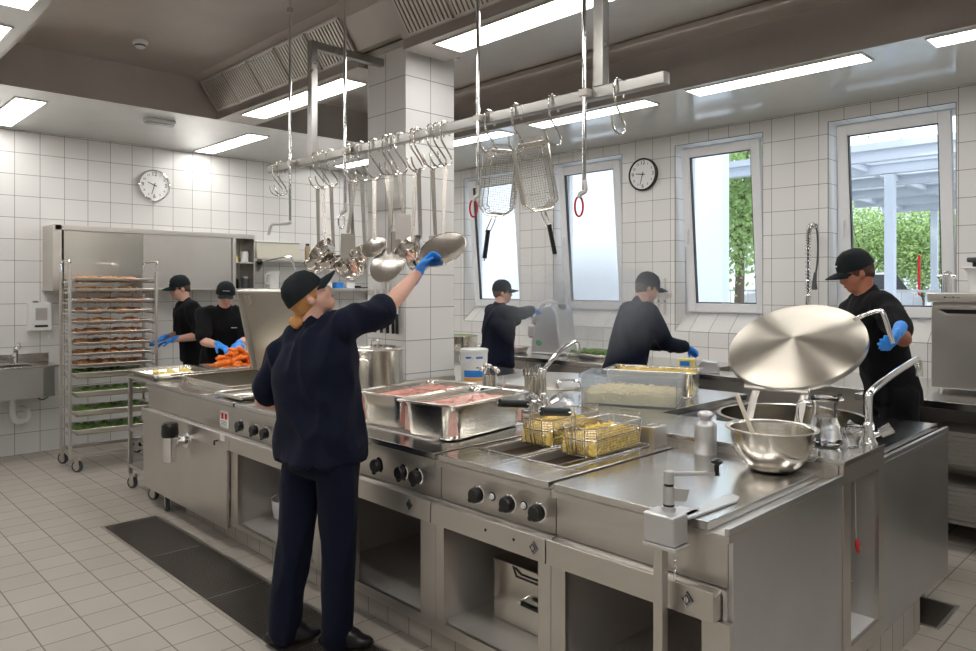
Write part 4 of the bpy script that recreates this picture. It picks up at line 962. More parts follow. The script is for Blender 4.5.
MB().cyl((-1.205, 1.94, .940), (-1.205, 1.94, .946), .0172, n=20).build('collar', 'black', t, True, smooth=True)
b = MB(); b.cyl((-1.205, 1.94, 1.008), (-1.205, 1.94, 1.045), .016, n=20); b.build('crank_head', 'alu', t, True, smooth=True)
b = MB(); d = Vector((.09, .096, 0)); a0 = Vector((-1.20, 1.945, 1.036)); b.tube([a0, a0+d, a0+d*1.12], .0, 8, flat=(.0045, .0075)); b.build('crank_arm', 'alu', t, True, smooth=True)
b = MB(); c = a0+d*1.05; b.cyl(c+Vector((0, 0, -.005)), c+Vector((0, 0, .028)), .0075, n=12); b.lathe([(0, .028), (.012, .028), (.018, .034), (.018, .040), (.010, .046), (0, .047)], c, 16); b.build('crank_knob', 'black', t, True, smooth=True)
b = MB(); b.hexa([(-1.19, 1.945, .955), (-1.165, 1.97, .955), (-1.165, 1.974, .955), (-1.19, 1.949, .955), (-1.19, 1.945, .995), (-1.158, 1.976, .99), (-1.158, 1.98, .99), (-1.19, 1.949, .995)]); b.build('blade_plate', 'alu', t, True)
b = MB(); b.box(-1.235, 1.90, .0, -1.203, 1.932, .822); b.build('support_leg', 'steel', t, True, bevel=.002)
b = MB()
for k in range(6): z = .815-.014*k; b.tube([Vector((-1.162+.003*(k % 2)*math.cos(a), 1.905+.003*math.cos(a), z+.008*math.sin(a))) for a in [2*PI*i/8 for i in range(8)]], .0014, 4, closed=True)
b.build('chain', 'chrome', t, True, smooth=True)
# storage box in the fryer cupboard
t = thing('fat_container', 'steel lidded box with two bar handles in the cupboard under the fryer', 'container', (-1.97, 2.42, .201))
b = MB().box(-.245, -.22, 0, .20, .22, .245).build('box_body', 'pan', t, bevel=.003)
MB().box(-.25, -.225, .245, .205, .225, .252).build('lid', 'pan', t, bevel=.002)
b = MB(); b.tube([(-.07, -.22, .125), (-.07, -.255, .125), (.12, -.255, .125), (.12, -.22, .125)], .006, 8); hh = b.build('front_handle', 'chrome', t, smooth=True)
MB().cyl((-.05, -.255, .125), (.10, -.255, .125), .0105, n=12).build('grip', 'black', hh, smooth=True)
b = MB(); b.tube([(-.13, -.222, .245), (-.10, -.235, .215), (.06, -.235, .215), (.13, -.222, .245)], .005, 8); b.build('lid_handle', 'black', t, smooth=True)
# white pot in the left cupboard
t = thing('white_pot', 'white enamel pot with side handle in the open cupboard left of the cook', 'pot', (-4.10, 2.32, .181))
b = MB(); b.lathe([(0, 0), (.10, 0), (.115, .01), (.125, .06), (.13, .115), (.134, .118)], n=36); o = b.build('pot_body', 'white', t, smooth=True); m = o.modifiers.new('s', 'SOLIDIFY'); m.thickness = .003
b = MB(); b.lathe([(.127, .075), (.1285, .076), (.1285, .08), (.127, .081)], n=36); b.build('pot_stripe', 'rubber', t, smooth=True)
b = MB(); b.tube(crv([(-.13, .0, .10), (-.17, -.02, .105), (-.21, -.03, .115)], 4), .008, 8); b.build('pot_handle', 'black', t, smooth=True)
t = thing('dark_jar', 'dark pan standing in the white pot', 'pan', (-4.06, 2.35, .29)); b = MB(); b.lathe([(0, 0), (.05, 0), (.06, .03), (.06, .05), (0, .052)], n=24); b.build('pan_body', 'black', t, smooth=True)
MB().cyl((.0, .0, .05), (.02, .02, .16), .006, n=8).build('pan_handle', 'black', t, smooth=True)
# shallow tray on the tilting pan unit
gn_pan('food_pan', 'empty shallow steel tray at the front edge beside the tilting pan', (-4.42, 2.20, .9005), 0, .35, .325, .03, r=.03)
# ------------------------------------------------------------------ left wall
t = thing('wall_cabinet', 'long stainless steel wall cabinet with two sliding doors below the clock', 'cabinet', (-7.97, 2.92, 1.565))
x0, x1, y0, y1, z0, z1 = -8.158, -7.80, 1.90, 3.93, 1.565, 2.19
b = MB(); b.box(x0, y0, z0, x1, y0+.02, z1); b.box(x0, y1-.015, z0, x1, y1, z1); b.box(x0, y0+.02, z0, x1, y1-.015, z0+.02); b.box(x0, y0+.02, z1-.02, x1, y1-.015, z1); b.box(x0, y0+.02, z0+.02, x0+.01, y1-.015, z1-.02); b.box(x0, 3.67, z0+.02, x1, 3.685, z1-.02)
b.build('cabinet_body', 'steel', t, True, bevel=.002)
b = MB(); b.box(x1-.012, y0+.02, z1-.05, x1+.01, y1-.015, z1); b.box(x1-.012, y0-.001, z0-.001, x1+.01, y0+.075, z1+.001); b.box(x1-.012, y0+.075, z0, x1+.01, 3.68, z0+.022); b.box(x1-.012, 3.66, z0, x1+.01, 3.70, z1-.05); b.build('face_frame', 'steel', t, True, bevel=.002)
MB().box(x1-.03, 2.00, z0+.022, x1-.02, 2.74, z1-.05).build('sliding_door', 'pan', t, True)
MB().box(x1-.015, 2.72, z0+.022, x1-.005, 3.655, z1-.05).build('sliding_door', 'steel', t, True)
MB().box(x0+.012, 3.687, 1.865, x1, y1-.017, 1.88).build('shelf', 'steel', t, True)
def jar(label, x, y, z, r, h, mat, lid, name='storage_jar'):
    t = thing(name, label, 'jar', (x, y, z)); MB().lathe([(0, 0), (r, 0), (r, h*.85), (r*.85, h*.9), (0, h*.9)], n=16).build('jar_body', mat, t, smooth=True)
    MB().lathe([(r*.9, h*.86), (r*.9, h), (0, h)], n=16).build('lid', lid, t, smooth=True)
jar('white plastic jar on the upper shelf of the cabinet end', -7.88, 3.84, 1.881, .045, .12, 'white', 'white'); jar('yellow tin beside the white jar on the upper cabinet shelf', -7.90, 3.74, 1.881, .035, .07, 'yellow', 'yellow')
jar('dark jar with steel lid on the lower shelf of the cabinet end', -7.88, 3.85, 1.586, .045, .13, 'rubber', 'chrome'); jar('dark blue jar on the lower shelf of the cabinet end', -7.90, 3.745, 1.586, .035, .11, 'blackcloth', 'black')
def shelf(label, z, ya, yb, d=.3):
    t = thing('wall_shelf', label, 'shelf', (-8.0, (ya+yb)/2, z-.03)); MB().box(-8.158, ya, z-.03, -8.158+d, yb, z).build('shelf_board', 'steel', t, True, bevel=.002)
    for y in (ya+.2, yb-.2): b = MB(); b.prism([(-8.158, z-.03), (-8.158+d*.8, z-.03), (-8.158, z-.15)], y-.004, y+.004, 'y'); b.build('bracket', 'steel', t, True)
shelf('upper steel wall shelf right of the cabinet', 1.93, 3.95, 5.9, .25); shelf('lower steel wall shelf right of the cabinet', 1.585, 3.935, 5.9, .36)
t = thing('storage_crate', 'pale translucent crate on the upper wall shelf', 'crate', (-8.03, 4.3, 1.931)); MB().box(-.1, -.28, 0, .1, .28, .19).build('crate_body', plain('cream_plastic', (.72, .69, .58), .4), t, bevel=.01); MB().box(-.108, -.29, .19, .108, .29, .205).build('crate_lid', M['white'], t, bevel=.004)
t = thing('spice_bottle', 'tan bottle with dark cap on the upper wall shelf', 'bottle', (-8.0, 4.72, 1.931)); MB().lathe([(0, 0), (.035, 0), (.035, .15), (.022, .175), (0, .175)], n=16).build('bottle_body', plain('tan_glass', (.35, .25, .16), .3), t, smooth=True); MB().lathe([(.024, .173), (.024, .20), (0, .2)], n=12).build('cap', 'black', t, smooth=True)
t = thing('paper_box', 'small pale box beside the tan bottle on the upper wall shelf', 'box', (-8.0, 4.95, 1.931)); MB().box(-.06, -.08, 0, .06, .08, .1).build('box_body', 'linen', t, bevel=.002)
t = thing('measuring_jug', 'white plastic jug on the lower wall shelf', 'jug', (-7.95, 4.22, 1.586)); MB().lathe([(0, 0), (.075, 0), (.085, .19), (.089, .2), (0, .2)], n=24).build('jug_body', 'white', t, smooth=True)
b = MB(); b.tube(crv([(.07, -.05, .17), (.06, -.11, .16), (.05, -.11, .06), (.05, -.06, .05)], 4), .008, 8); b.build('handle', 'white', t, smooth=True)
t = thing('folded_cloth', 'crumpled pale cloth on the lower wall shelf beside the white jug', 'cloth', (-7.95, 4.52, 1.586))
b = MB(); rnd = random.Random(3)
b.ell((0, 0, .045), (.10, .15, .05), 20); o = b.build('cloth_body', 'linen', t, smooth=True)
for v in o.data.vertices: v.co += Vector((noise.noise(v.co*18), noise.noise(v.co*15+Vector((3, 0, 0))), abs(noise.noise(v.co*14))))*.03; v.co.z = max(v.co.z, .001)
t = thing('swivel_lever', 'steel lever arm with round black knob in front of the wall shelf', 'lever', (-7.8, 4.1, 1.6))
b = MB(); b.tube(crv([(-7.80, 4.02, 1.89), (-7.80, 4.20, 1.93), (-7.80, 4.36, 1.955), (-7.80, 4.39, 1.93), (-7.80, 4.46, 1.72), (-7.80, 4.48, 1.60)], 5), .010, 8); b.build('lever_arm', 'chrome', t, True, smooth=True)
MB().ell((-7.80, 3.99, 1.885), .035, 16).build('knob', 'black', t, True, smooth=True)
MB().cyl((-7.80, 4.48, 1.586), (-7.80, 4.48, 1.61), .03, n=16).build('foot', 'steel', t, True)
for k, (y, w_, m) in enumerate(((4.95, .11, 'paper'), (5.12, .10, 'blue'), (5.28, .12, 'paper'))):
    t = thing('packet', ('small white carton on the lower wall shelf', 'small blue carton on the lower wall shelf', 'second white carton at the right of the blue one on the wall shelf')[k], 'packet', (-7.95, y, 1.586)); MB().box(-.05, -w_/2, 0, .05, w_/2, .07).build('carton', m, t, bevel=.002)
t = thing('black_tray', 'flat black tray at the right end of the lower wall shelf', 'tray', (-7.95, 5.55, 1.586)); MB().box(-.1, -.16, 0, .1, .16, .012).build('tray_base', 'black', t); MB().box(-.1, -.16, .012, .1, -.15, .03).build('tray_rim', 'black', t)
# wash basin
t = thing('wash_basin', 'stainless steel wall basin with curved front at the left edge', 'sink', (-7.95, 1.3, .58))
b = MB(); f = [(-8.158, .65), (-8.158, 1.95), (-7.80, 1.95), (-7.73, 1.90), (-7.70, 1.80), (-7.70, .80), (-7.73, .7), (-7.80, .65)]
b.prism(f, .585, .60, 'z')
for p, q in zip(f, f[1:]+f[:1]):
    d = Vector((q[0]-p[0], q[1]-p[1])).normalized(); n_ = Vector((d.y, -d.x))*.012
    b.hexa([(*p, .60), (*q, .60), (q[0]+n_.x, q[1]+n_.y, .60), (p[0]+n_.x, p[1]+n_.y, .60), (*p, .86), (*q, .86), (q[0]+n_.x, q[1]+n_.y, .86), (p[0]+n_.x, p[1]+n_.y, .86)])
b.build('basin_apron', 'panel', t, True)
b = MB(); holed(b, (-8.158, .65, -7.70, 1.95), [(-8.05, .85, -7.78, 1.75)], .86, .874); b.box(-8.158, .65, .874, -8.145, 1.95, .96); b.build('basin_top', 'top', t, True, bevel=.003)
b = MB(); shell(b, -8.05, .85, .70, -7.78, 1.75, .70+.17, .004); b.bm.faces.ensure_lookup_table()
b = MB(); b.box(-8.05, .85, .70, -7.78, 1.75, .704); b.box(-8.05, .85, .704, -8.046, 1.75, .87); b.box(-7.784, .85, .704, -7.78, 1.75, .87); b.box(-8.05, .85, .704, -7.78, .854, .87); b.box(-8.05, 1.746, .704, -7.78, 1.75, .87); b.build('bowl', 'top', t, True)
b = MB(); b.tube(crv([(-8.08, 1.66, .872), (-8.08, 1.66, .96), (-8.06, 1.66, 1.04), (-8.0, 1.66, 1.06), (-7.95, 1.66, 1.035)], 5), [.028]*6+[.024]*10+[.017]*5, 12); b.build('basin_tap', 'chrome', t, True, smooth=True)
b = MB(); b.cyl((-8.0, 1.62, .585), (-8.0, 1.62, .50), .028, n=14); b.tube(crv([(-8.0, 1.62, .52), (-8.0, 1.62, .40), (-8.0, 1.66, .34), (-8.0, 1.73, .35), (-8.0, 1.74, .42), (-8.06, 1.73, .44), (-8.158, 1.73, .44)], 5), .025, 12); b.build('drain_trap', 'white', t, True, smooth=True)
b = MB(); b.tube(crv([(-8.0, 1.80, .58), (-8.02, 1.86, .52), (-8.1, 1.95, .55), (-8.15, 2.0, .62)], 5), .006, 8); b.build('supply_hose', 'rubber', t, True, smooth=True)
t = thing('soap_dispenser', 'white wall soap dispenser with viewing window above the basin', 'dispenser', (-8.158, 1.86, 1.18), R(90))
MB().box(-.095, -.11, 0, .095, 0, .27).build('housing', 'white', t, bevel=.008); MB().box(-.045, -.113, .10, .055, -.108, .22).build('window', 'inner', t); MB().box(-.05, -.113, .035, .06, -.108, .055).build('slot', 'black', t); MB().ell((-.03, -.05, .275), (.03, .02, .01), 10).build('lever', 'black', t, smooth=True)
# tray rack
RC = (-7.24, 2.22, 0)
t = thing('tray_rack', 'tall wheeled steel rack full of baking trays by the left wall', 'rack', RC, R(-6))
hw, hl, ht = .235, .35, 1.74
for sx in (-1, 1):
    for sy in (-1, 1): MB().box(sx*hw-.012, sy*hl-.012, .12, sx*hw+.012, sy*hl+.012, ht).build('upright', 'steel', t, bevel=.003)
for sy in (-1, 1):
    b = MB(); b.tube(crv([(-hw, sy*hl, ht-.01), (-hw, sy*hl, ht+.06), (-hw+.03, sy*hl, ht+.09), (hw-.03, sy*hl, ht+.09), (hw, sy*hl, ht+.06), (hw, sy*hl, ht-.01)], 4), .010, 8); b.build('push_handle', 'chrome', t, smooth=True)
b = MB(); b.box(-hw, -hl, .12, hw, -hl+.02, .15); b.box(-hw, hl-.02, .12, hw, hl, .15); b.box(-hw, -hl, .12, -hw+.02, hl, .15); b.box(hw-.02, -hl, .12, hw, hl, .15); b.build('base_frame', 'steel', t, bevel=.003)
levels = [1.655-.094*k for k in range(9)]; deep = [.80, .635, .47, .305]
for z in levels+deep:
    for sy in (-1, 1): MB().box(-hw+.013, sy*hl-.016 if sy > 0 else sy*hl+.012, z-.017, hw-.013, sy*hl-.012 if sy > 0 else sy*hl+.016, z-.004).build('tray_slide', 'steel', t)
for sx in (-1, 1):
    for sy in (-1, 1): castor(t, RC[0]+sx*(hw-.02), RC[1]+sy*(hl-.03), .05, R(30))
def rack_tray(k, z, deepn):
    lb = ('%s tray from the top of the wheeled rack, ' % ('first second third fourth fifth sixth seventh eighth ninth tenth eleventh twelfth thirteenth'.split()[k]))+('with green salad' if deepn else 'with baked food')
    H_ = .055 if deepn else .028
    o = gn_pan('baking_tray' if not deepn else 'food_pan', lb, (RC[0], RC[1], z-.003 if not deepn else z-.003), R(90-6), .655, .44, H_, 'tray', 'steel', grp='trays in the rack', r=.03)
    o.location.z = z-.004-(0 if not deepn else .0)
    b = MB(); rnd = random.Random(k); b.box(-.29, -.19, .004, .29, .19, H_*.55)
    for i in range(26 if not deepn else 30): b.ell((rnd.uniform(-.26, .26), rnd.uniform(-.16, .16), H_*.6), (rnd.uniform(.02, .04), rnd.uniform(.02, .035), .03 if not deepn else .03), 6)
    f = b.build('baked_food' if not deepn else 'green_salad', 'brown' if not deepn else 'greens', None, smooth=True); f.location = (RC[0], RC[1], z-.002); f.rotation_euler = (0, 0, R(90-6))
    tag(f, ('baked food' if not deepn else 'green salad')+' lying in the '+lb.split(',')[0], 'food', None, 'stuff')
for k, z in enumerate(levels): rack_tray(k, z, False)
for k, z in enumerate(deep): rack_tray(k+9, z, True)
# trolley with potatoes and carrots
t = thing('serving_trolley', 'steel trolley with castors at the left end of the island', 'trolley', (-5.97, 2.6, 0))
X0, X1, Y0, Y1 = -6.20, -5.72, 2.04, 3.20
MB().box(X0, Y0, .875, X1, Y1, .90).build('trolley_top', 'steel', t, True, bevel=.003)
for z, nm in ((.46, 'shelf'), (.17, 'shelf')): MB().box(X0, Y0, z, X1, Y1, z+.025).build(nm, 'steel', t, True, bevel=.003)
for x in (X0+.015, X1-.015):
    for y in (Y0+.015, Y1-.015):
        MB().box(x-.015, y-.015, .11, x+.015, y+.015, .875).build('leg', 'steel', t, True, bevel=.003); castor(t, x+.02, y+.01, .045, R(20))
gn_pan('food_pan', 'steel tray with peeled potatoes on the left trolley', (-5.90, 2.28, .9015), R(90), .50, .56, .045, 'tray', r=.03)
gn_pan('food_pan', 'steel tray under the heap of carrots', (-5.985, 2.86, .9015), R(90), .50, .42, .04, 'tray', r=.03)
rnd = random.Random(5)
pp = MB(); pp.ell((0, 0, .02), (.034, .026, .02), 10); pot0 = None
for k in range(9):
    if pot0 is None: pot0 = pp.build('peeled_potato', 'yellow', None, smooth=True); o = pot0
    else: o = pot0.copy(); C.objects.link(o)
    o.location = (-5.9+(k % 3-1)*.11+rnd.uniform(-.02, .02), 2.28+(k//3-1)*.10+rnd.uniform(-.02, .02), .9055); o.rotation_euler = (0, 0, rnd.uniform(0, 3)); tag(o, 'peeled yellow potato on the left tray of the trolley', 'potato', 'peeled potatoes')
cc = MB(); cc.lathe([(0, -.062), (.010, -.060), (.0135, -.03), (.017, .03), (.016, .055), (.009, .062), (0, .063)], n=12); ca0 = None
for k in range(74):
    if ca0 is None: ca0 = cc.build('carrot', 'carrot', None, smooth=True); o = ca0
    else: o = ca0.copy(); C.objects.link(o)
    lay = 0 if k < 28 else 1 if k < 47 else 2 if k < 61 else 3 if k < 70 else 4; sp = (.235, .20, .155, .10, .05)[lay]; sx = (.16, .13, .10, .07, .03)[lay]
    a = rnd.uniform(0, 2*PI); q = math.sqrt(rnd.random())
    o.location = (-5.985+q*sx*math.cos(a), 2.86+q*sp*math.sin(a), (.927+lay*.034)+rnd.uniform(0, .008))
    o.rotation_euler = (R(90)+rnd.uniform(-.35, .35), rnd.uniform(0, 3), rnd.uniform(0, 6.3)); s = rnd.uniform(.95, 1.3); o.scale = (s, s, s*rnd.uniform(.8, 1.1)); tag(o, 'peeled orange carrot in the heap on the trolley', 'carrot', 'carrots heaped on the tray')
# ------------------------------------------------------------------ counters along the window wall
def counter(name, label, x0, x1, yf, z=.90, kind='closed', n=3):
    t = thing(name, label, 'counter', ((x0+x1)/2, (yf+YB)/2, 0))
    MB().box(x0, yf, z-.045, x1, YB-.002, z).build('countertop', 'top', t, True, bevel=.004)
    if kind == 'closed':
        b = MB(); b.box(x0+.005, yf+.04, .12, x1-.005, YB-.02, z-.046); b.build('carcass', 'steel', t, True, bevel=.002)
        w_ = (x1-x0)/n
        for i in range(n):
            a = x0+i*w_+.008; c = x0+(i+1)*w_-.008
            d = MB().box(a, yf+.02, z-.22, c, yf+.04, z-.06).build('drawer', 'steel', t, True, bevel=.003); MB().box((a+c)/2-.08, yf+.005, z-.15, (a+c)/2+.08, yf+.02, z-.135).build('drawer_handle', 'chrome', d, True)
            d = MB().box(a, yf+.02, .13, c, yf+.04, z-.23).build('door', 'steel', t, True, bevel=.003); MB().box(c-.06, yf+.005, .45, c-.045, yf+.02, .6).build('door_handle', 'chrome', d, True)
        MB().box(x0+.02, yf+.12, 0, x1-.02, YB-.05, .12).build('plinth', 'inner', t, True)
    else:
        MB().box(x0+.01, YB-.04, .14, x1-.01, YB-.02, z-.046).build('back_panel', 'inner', t, True)
        for z_ in (.16, .50): MB().box(x0+.01, yf+.1, z_-.02, x1-.01, YB-.041, z_).build('shelf', 'steel', t, True, bevel=.002)
        for x in (x0+.04, (x0+x1)/2, x1-.04):
            for y in (yf+.12, YB-.08): MB().box(x-.02, y-.02, 0, x+.02, y+.02, z-.046).build('leg', 'steel', t, True, bevel=.003)
    return t
counter('wall_counter', 'steel counter with drawers under the two left windows', -7.6, -5.0, 5.40, n=4)
counter('wall_counter', 'steel counter behind the fries, under the window beside the clock', -4.998, -3.40, 5.40, n=2)
sk = thing('sink_counter', 'steel sink counter between clock window and spray tap', 'sink', (-2.6, 5.9, 0))
b = MB(); holed(b, (-3.398, 5.36, -1.78, YB-.002), [(-3.15, 5.65, -2.75, 6.05)], .86, .90); b.build('countertop', 'top', sk, True, bevel=.004)
b = MB(); b.box(-3.39, 5.40, .12, -1.785, YB-.02, .68); b.box(-3.39, 5.40, .68, -3.37, YB-.02, .86); b.box(-1.805, 5.40, .68, -1.785, YB-.02, .86); b.box(-3.37, 5.40, .68, -1.805, 5.42, .86); b.build('carcass', 'steel', sk, True)
b = MB(); b.box(-3.15, 5.65, .70, -2.75, 6.05, .704)
for p in ((-3.15, 5.65, -3.146, 6.05), (-2.754, 5.65, -2.75, 6.05), (-3.15, 5.65, -2.75, 5.654), (-3.15, 6.046, -2.75, 6.05)): b.box(p[0], p[1], .70, p[2], p[3], .905)
b.build('bowl', 'steel', sk, True)
MB().box(-3.36, 5.46, 0, -1.82, YB-.05, .12).build('plinth', 'inner', sk, True)
counter('open_counter', 'steel counter with open shelves below the dishwasher at the right', -1.778, 1.6, 5.12, kind='open')
# stacks of dark trays under the right counter
ts = None
for z0, n, lb in ((.161, 7, 'lower shelf'), (.501, 7, 'upper shelf')):
    for k in range(n):
        if ts is None:
            b = MB(); b.box(-.27, -.17, 0, .27, .17, .006); b.box(-.29, -.19, .024, .29, .19, .028); b.box(-.275, -.175, .006, -.268, .175, .024); b.box(.268, -.175, .006, .275, .175, .024); b.box(-.268, -.175, .006, .268, -.168, .024); b.box(-.268, .168, .006, .268, .175, .024)
            ts = b.build('sheet_tray', 'inner', None, bevel=.002); o = ts
        else: o = ts.copy(); C.objects.link(o)
        o.location = (-1.12+random.uniform(-.006, .006), 5.43+random.uniform(-.006, .006), z0+.029*k+.0005); tag(o, 'dark sheet tray stacked on the %s under the dishwasher counter, %s from the bottom' % (lb, 'first second third fourth fifth sixth seventh'.split()[k]), 'tray', 'trays stacked under the right counter')
for k in range(4):
    o = ts.copy(); C.objects.link(o); o.scale = (.5, .8, 1); o.location = (-1.62, 5.42, .501+.029*k); o.rotation_euler = (0, 0, .05); tag(o, 'small tray in the short stack left of the big tray stacks, %s from the bottom' % 'first second third fourth'.split()[k], 'tray', 'short stack of small trays')
# dishwasher
t = thing('dishwasher', 'stainless steel undercounter style dishwasher standing on the right counter', 'dishwasher', (-1.13, 5.9, .90))
b = MB(); b.box(-1.455, 5.62, .925, -.83, 6.15, 1.54); b.build('housing', 'steel', t, True, bevel=.006)
b = MB(); b.box(-1.455, 5.59, .925, -.83, 5.62, 1.475); b.build('door', 'steel', t, True, bevel=.008)
b = MB(); b.box(-1.475, 5.57, 1.50, -.81, 6.16, 1.56); b.build('top_cover', 'steel', t, True, bevel=.006)
b = MB(); b.prism([(-1.41, 1.452), (-.86, 1.452), (-.90, 1.425), (-1.36, 1.425)], 5.584, 5.591, 'y'); b.build('grip_recess', 'black', t, True)
b = MB(); b.prism([(-1.41, 1.435), (-1.34, 1.412), (-.92, 1.412), (-.86, 1.435), (-.9, 1.405), (-1.36, 1.405)], 5.578, 5.59, 'y'); b.build('grip_lip', 'steel', t, True)
b = MB()
for q, wq in enumerate((.012, .006, .004, .006, .010, .004, .008, .006)): b.box(-1.375+.0125*q, 5.5685, 1.527, -1.375+.0125*q+wq*.8, 5.57, 1.534+(.003 if q in (0, 4) else 0))
b.build('lettering', 'ink', t, True)
MB().ell((-1.18, 5.569, 1.53), (.014, .004, .010), 10).build('logo_badge', 'ink', t, True, smooth=True)
for x in (-1.41, -.87):
    for y in (5.66, 6.1): MB().cyl((x, y, .9005), (x, y, .926), .018, n=12).build('foot', 'chrome', t, True)
t = thing('food_container', 'white food container standing on the dishwasher', 'container', (-1.15, 5.80, 1.561)); MB().lathe([(0, 0), (.15, 0), (.17, .14), (.185, .15), (.185, .16), (0, .16)], n=4, mat=Matrix.Rotation(R(45), 4, 'Z')).build('container_body', 'white', t, bevel=.008)
MB().box(-.15, -.14, .16, .14, .14, .172).build('container_lid', 'white', t, bevel=.004)
t = thing('black_box', 'black shallow box on top of the white container', 'box', (-1.10, 5.80, 1.734)); MB().box(-.14, -.11, 0, .14, .11, .03).build('box_body', 'black', t, bevel=.006); MB().box(-.17, -.13, .03, .17, .13, .062).build('box_lid', 'rubber', t, bevel=.010)
t = thing('ball_valve', 'chrome ball valve fitting left of the white container', 'valve', (-1.40, 5.75, 1.561)); MB().cyl((0, 0, 0), (0, 0, .14), .028, n=14).build('valve_body', 'chrome', t, smooth=True)
b = MB(); b.cyl((-.055, 0, .11), (.055, 0, .11), .016, n=10); b.ell((0, 0, .12), .03, 12); b.build('ball', 'chrome', t, smooth=True)
# pre-rinse spray tap
t = thing('spray_tap', 'pre-rinse tap with tall spring hose between the right windows', 'faucet', (-2.53, 6.22, .90))
b = MB(); b.cyl((0, 0, 0), (0, 0, .62), .014, n=12); b.cyl((0, 0, .5), (0, 0, .62), .022, n=14); b.tube([(-.16, -.02, .50), (-.05, 0, .53), (.0, 0, .53)], .011, 8); b.build('riser', 'chrome', t, smooth=True)
b = MB(); sp = crv([(0, 0, .62), (0, 0, .8), (0, 0, 1.05), (.01, -.0, 1.18), (.04, 0, 1.23), (.07, 0, 1.18), (.08, 0, 1.05), (.075, 0, .9), (.06, 0, .80)], 8)
b.tube(sp, .008, 8); b.build('hose', 'rubber', t, smooth=True)
b = MB(); coil = []; L = 0; nn = 0
for i in range(0, 330):
    s = i/330*(len(sp)-1)*.62; j = int(s); p = sp[j].lerp(sp[j+1], s-j); a = i*2*PI/9
    coil.append(p+Vector((.023*math.cos(a), .023*math.sin(a), 0)))
b.tube(coil, .0042, 4); b.build('spring', 'chrome', t, smooth=True)
b = MB(); b.tube([(.06, 0, .82), (.055, -.01, .74), (.06, -.02, .68)], [.012, .018, .024], 10); b.build('spray_head', 'rubber', t, smooth=True)
# vegetable machine
t = thing('vegetable_cutter', 'grey cast metal vegetable cutting machine in front of the cook by the left windows', 'machine', (-5.05, 5.88, .90))
b = MB(); b.prism([(-.20, 0), (.22, 0), (.22, .10), (.17, .44), (.10, .53), (-.02, .50), (-.12, .34), (-.17, .18)], -.14, .14, 'y'); b.build('machine_body', 'alu', t, bevel=.03, seg=3)
b = MB(); b.cyl((-.17, -.02, .30), (-.03, -.02, .48), .085, n=24); b.build('feed_tube', 'pan', t, smooth=True)
b = MB(); b.tube(crv([(-.22, -.02, .36), (-.16, -.02, .50), (-.02, -.02, .55), (.10, -.02, .52)], 5), .018, 10); b.build('press_lever', 'white', t, smooth=True)
MB().box(.10, -.05, .46, .15, .05, .52).build('hinge', 'black', t, bevel=.005); MB().box(-.28, -.09, .16, -.13, .09, .30).build('outlet', 'alu', t, bevel=.02); MB().cyl((-.06, -.16, .12), (-.06, -.14, .12), .03, n=16).build('switch', 'green', t)
# other things on the wall counters
gn_pan('food_pan', 'steel tray with red and white food left of the vegetable cutter', (-5.55, 5.66, .9005), R(5), .53, .325, .065, 'pan')
m_ = MB(); rnd = random.Random(8); m_.box(-.22, -.12, .004, .22, .12, .04)
for i in range(40): m_.ell((rnd.uniform(-.2, .2), rnd.uniform(-.1, .1), .045), (.02, .016, .012), 6)
o = m_.build('chopped_food', plain('red_cabbage', (.45, .12, .2), .5, 0, .3, 60, var=.5), None, smooth=True); o.location = (-5.55, 5.66, .902); tag(o, 'chopped red and white food in the tray by the vegetable cutter', 'food', None, 'stuff')
t = thing('cooking_pot', 'low wide pot with green content at the far left of the wall counter', 'pot', (-6.35, 5.75, .9005)); b = MB(); b.lathe([(0, 0), (.2, 0), (.205, .13), (.21, .135)], n=36); o = b.build('pot_body', 'pan', t, smooth=True); o.modifiers.new('s', 'SOLIDIFY').thickness = .003
b = MB(); b.ell((0, 0, .11), (.19, .19, .03), 20); o = b.build('herbs', 'greens', None, smooth=True); o.location = (-6.35, 5.75, .9005); tag(o, 'chopped green herbs in the wide pot', 'herbs', None, 'stuff')
gn_pan('food_pan', 'steel tray of green salad right of the vegetable cutter', (-4.45, 5.78, .9005), 0, .53, .325, .05, 'pan')
m_ = MB(); m_.box(-.22, -.12, .004, .22, .12, .04)
for i in range(70): m_.ell((rnd.uniform(-.2, .2), rnd.uniform(-.1, .1), .05+rnd.uniform(0, .03)), (.025, .02, .012), 5, Matrix.Rotation(rnd.uniform(0, 3), 4, 'X'))
o = m_.build('green_salad', 'greens', None, smooth=True); o.location = (-4.45, 5.78, .902); tag(o, 'green salad leaves in the tray right of the vegetable cutter', 'salad', None, 'stuff')
for k in range(3):
    t = thing('kitchen_knife', 'upright knife on the wall left of the bent cook, %s of three' % ('left', 'middle', 'right')[k], 'knife', (-4.13+.07*k, YB-.012, 1.45), 0, 'knives on the window wall'); MB().box(-.012, -.002, 0, .012, .0, .2+.02*k).build('blade', 'chrome', t); MB().box(-.011, -.010, -.12, .011, .006, 0).build('knife_handle', 'inner', t, bevel=.003)
o = MB().box(-4.20, YB-.012, 1.50, -3.92, YB-.0005, 1.54).build('knife_rack', 'steel', None, True); o.location.y += 0; tag(o, 'magnetic knife strip on the wall between the clock windows', 'knife rack')
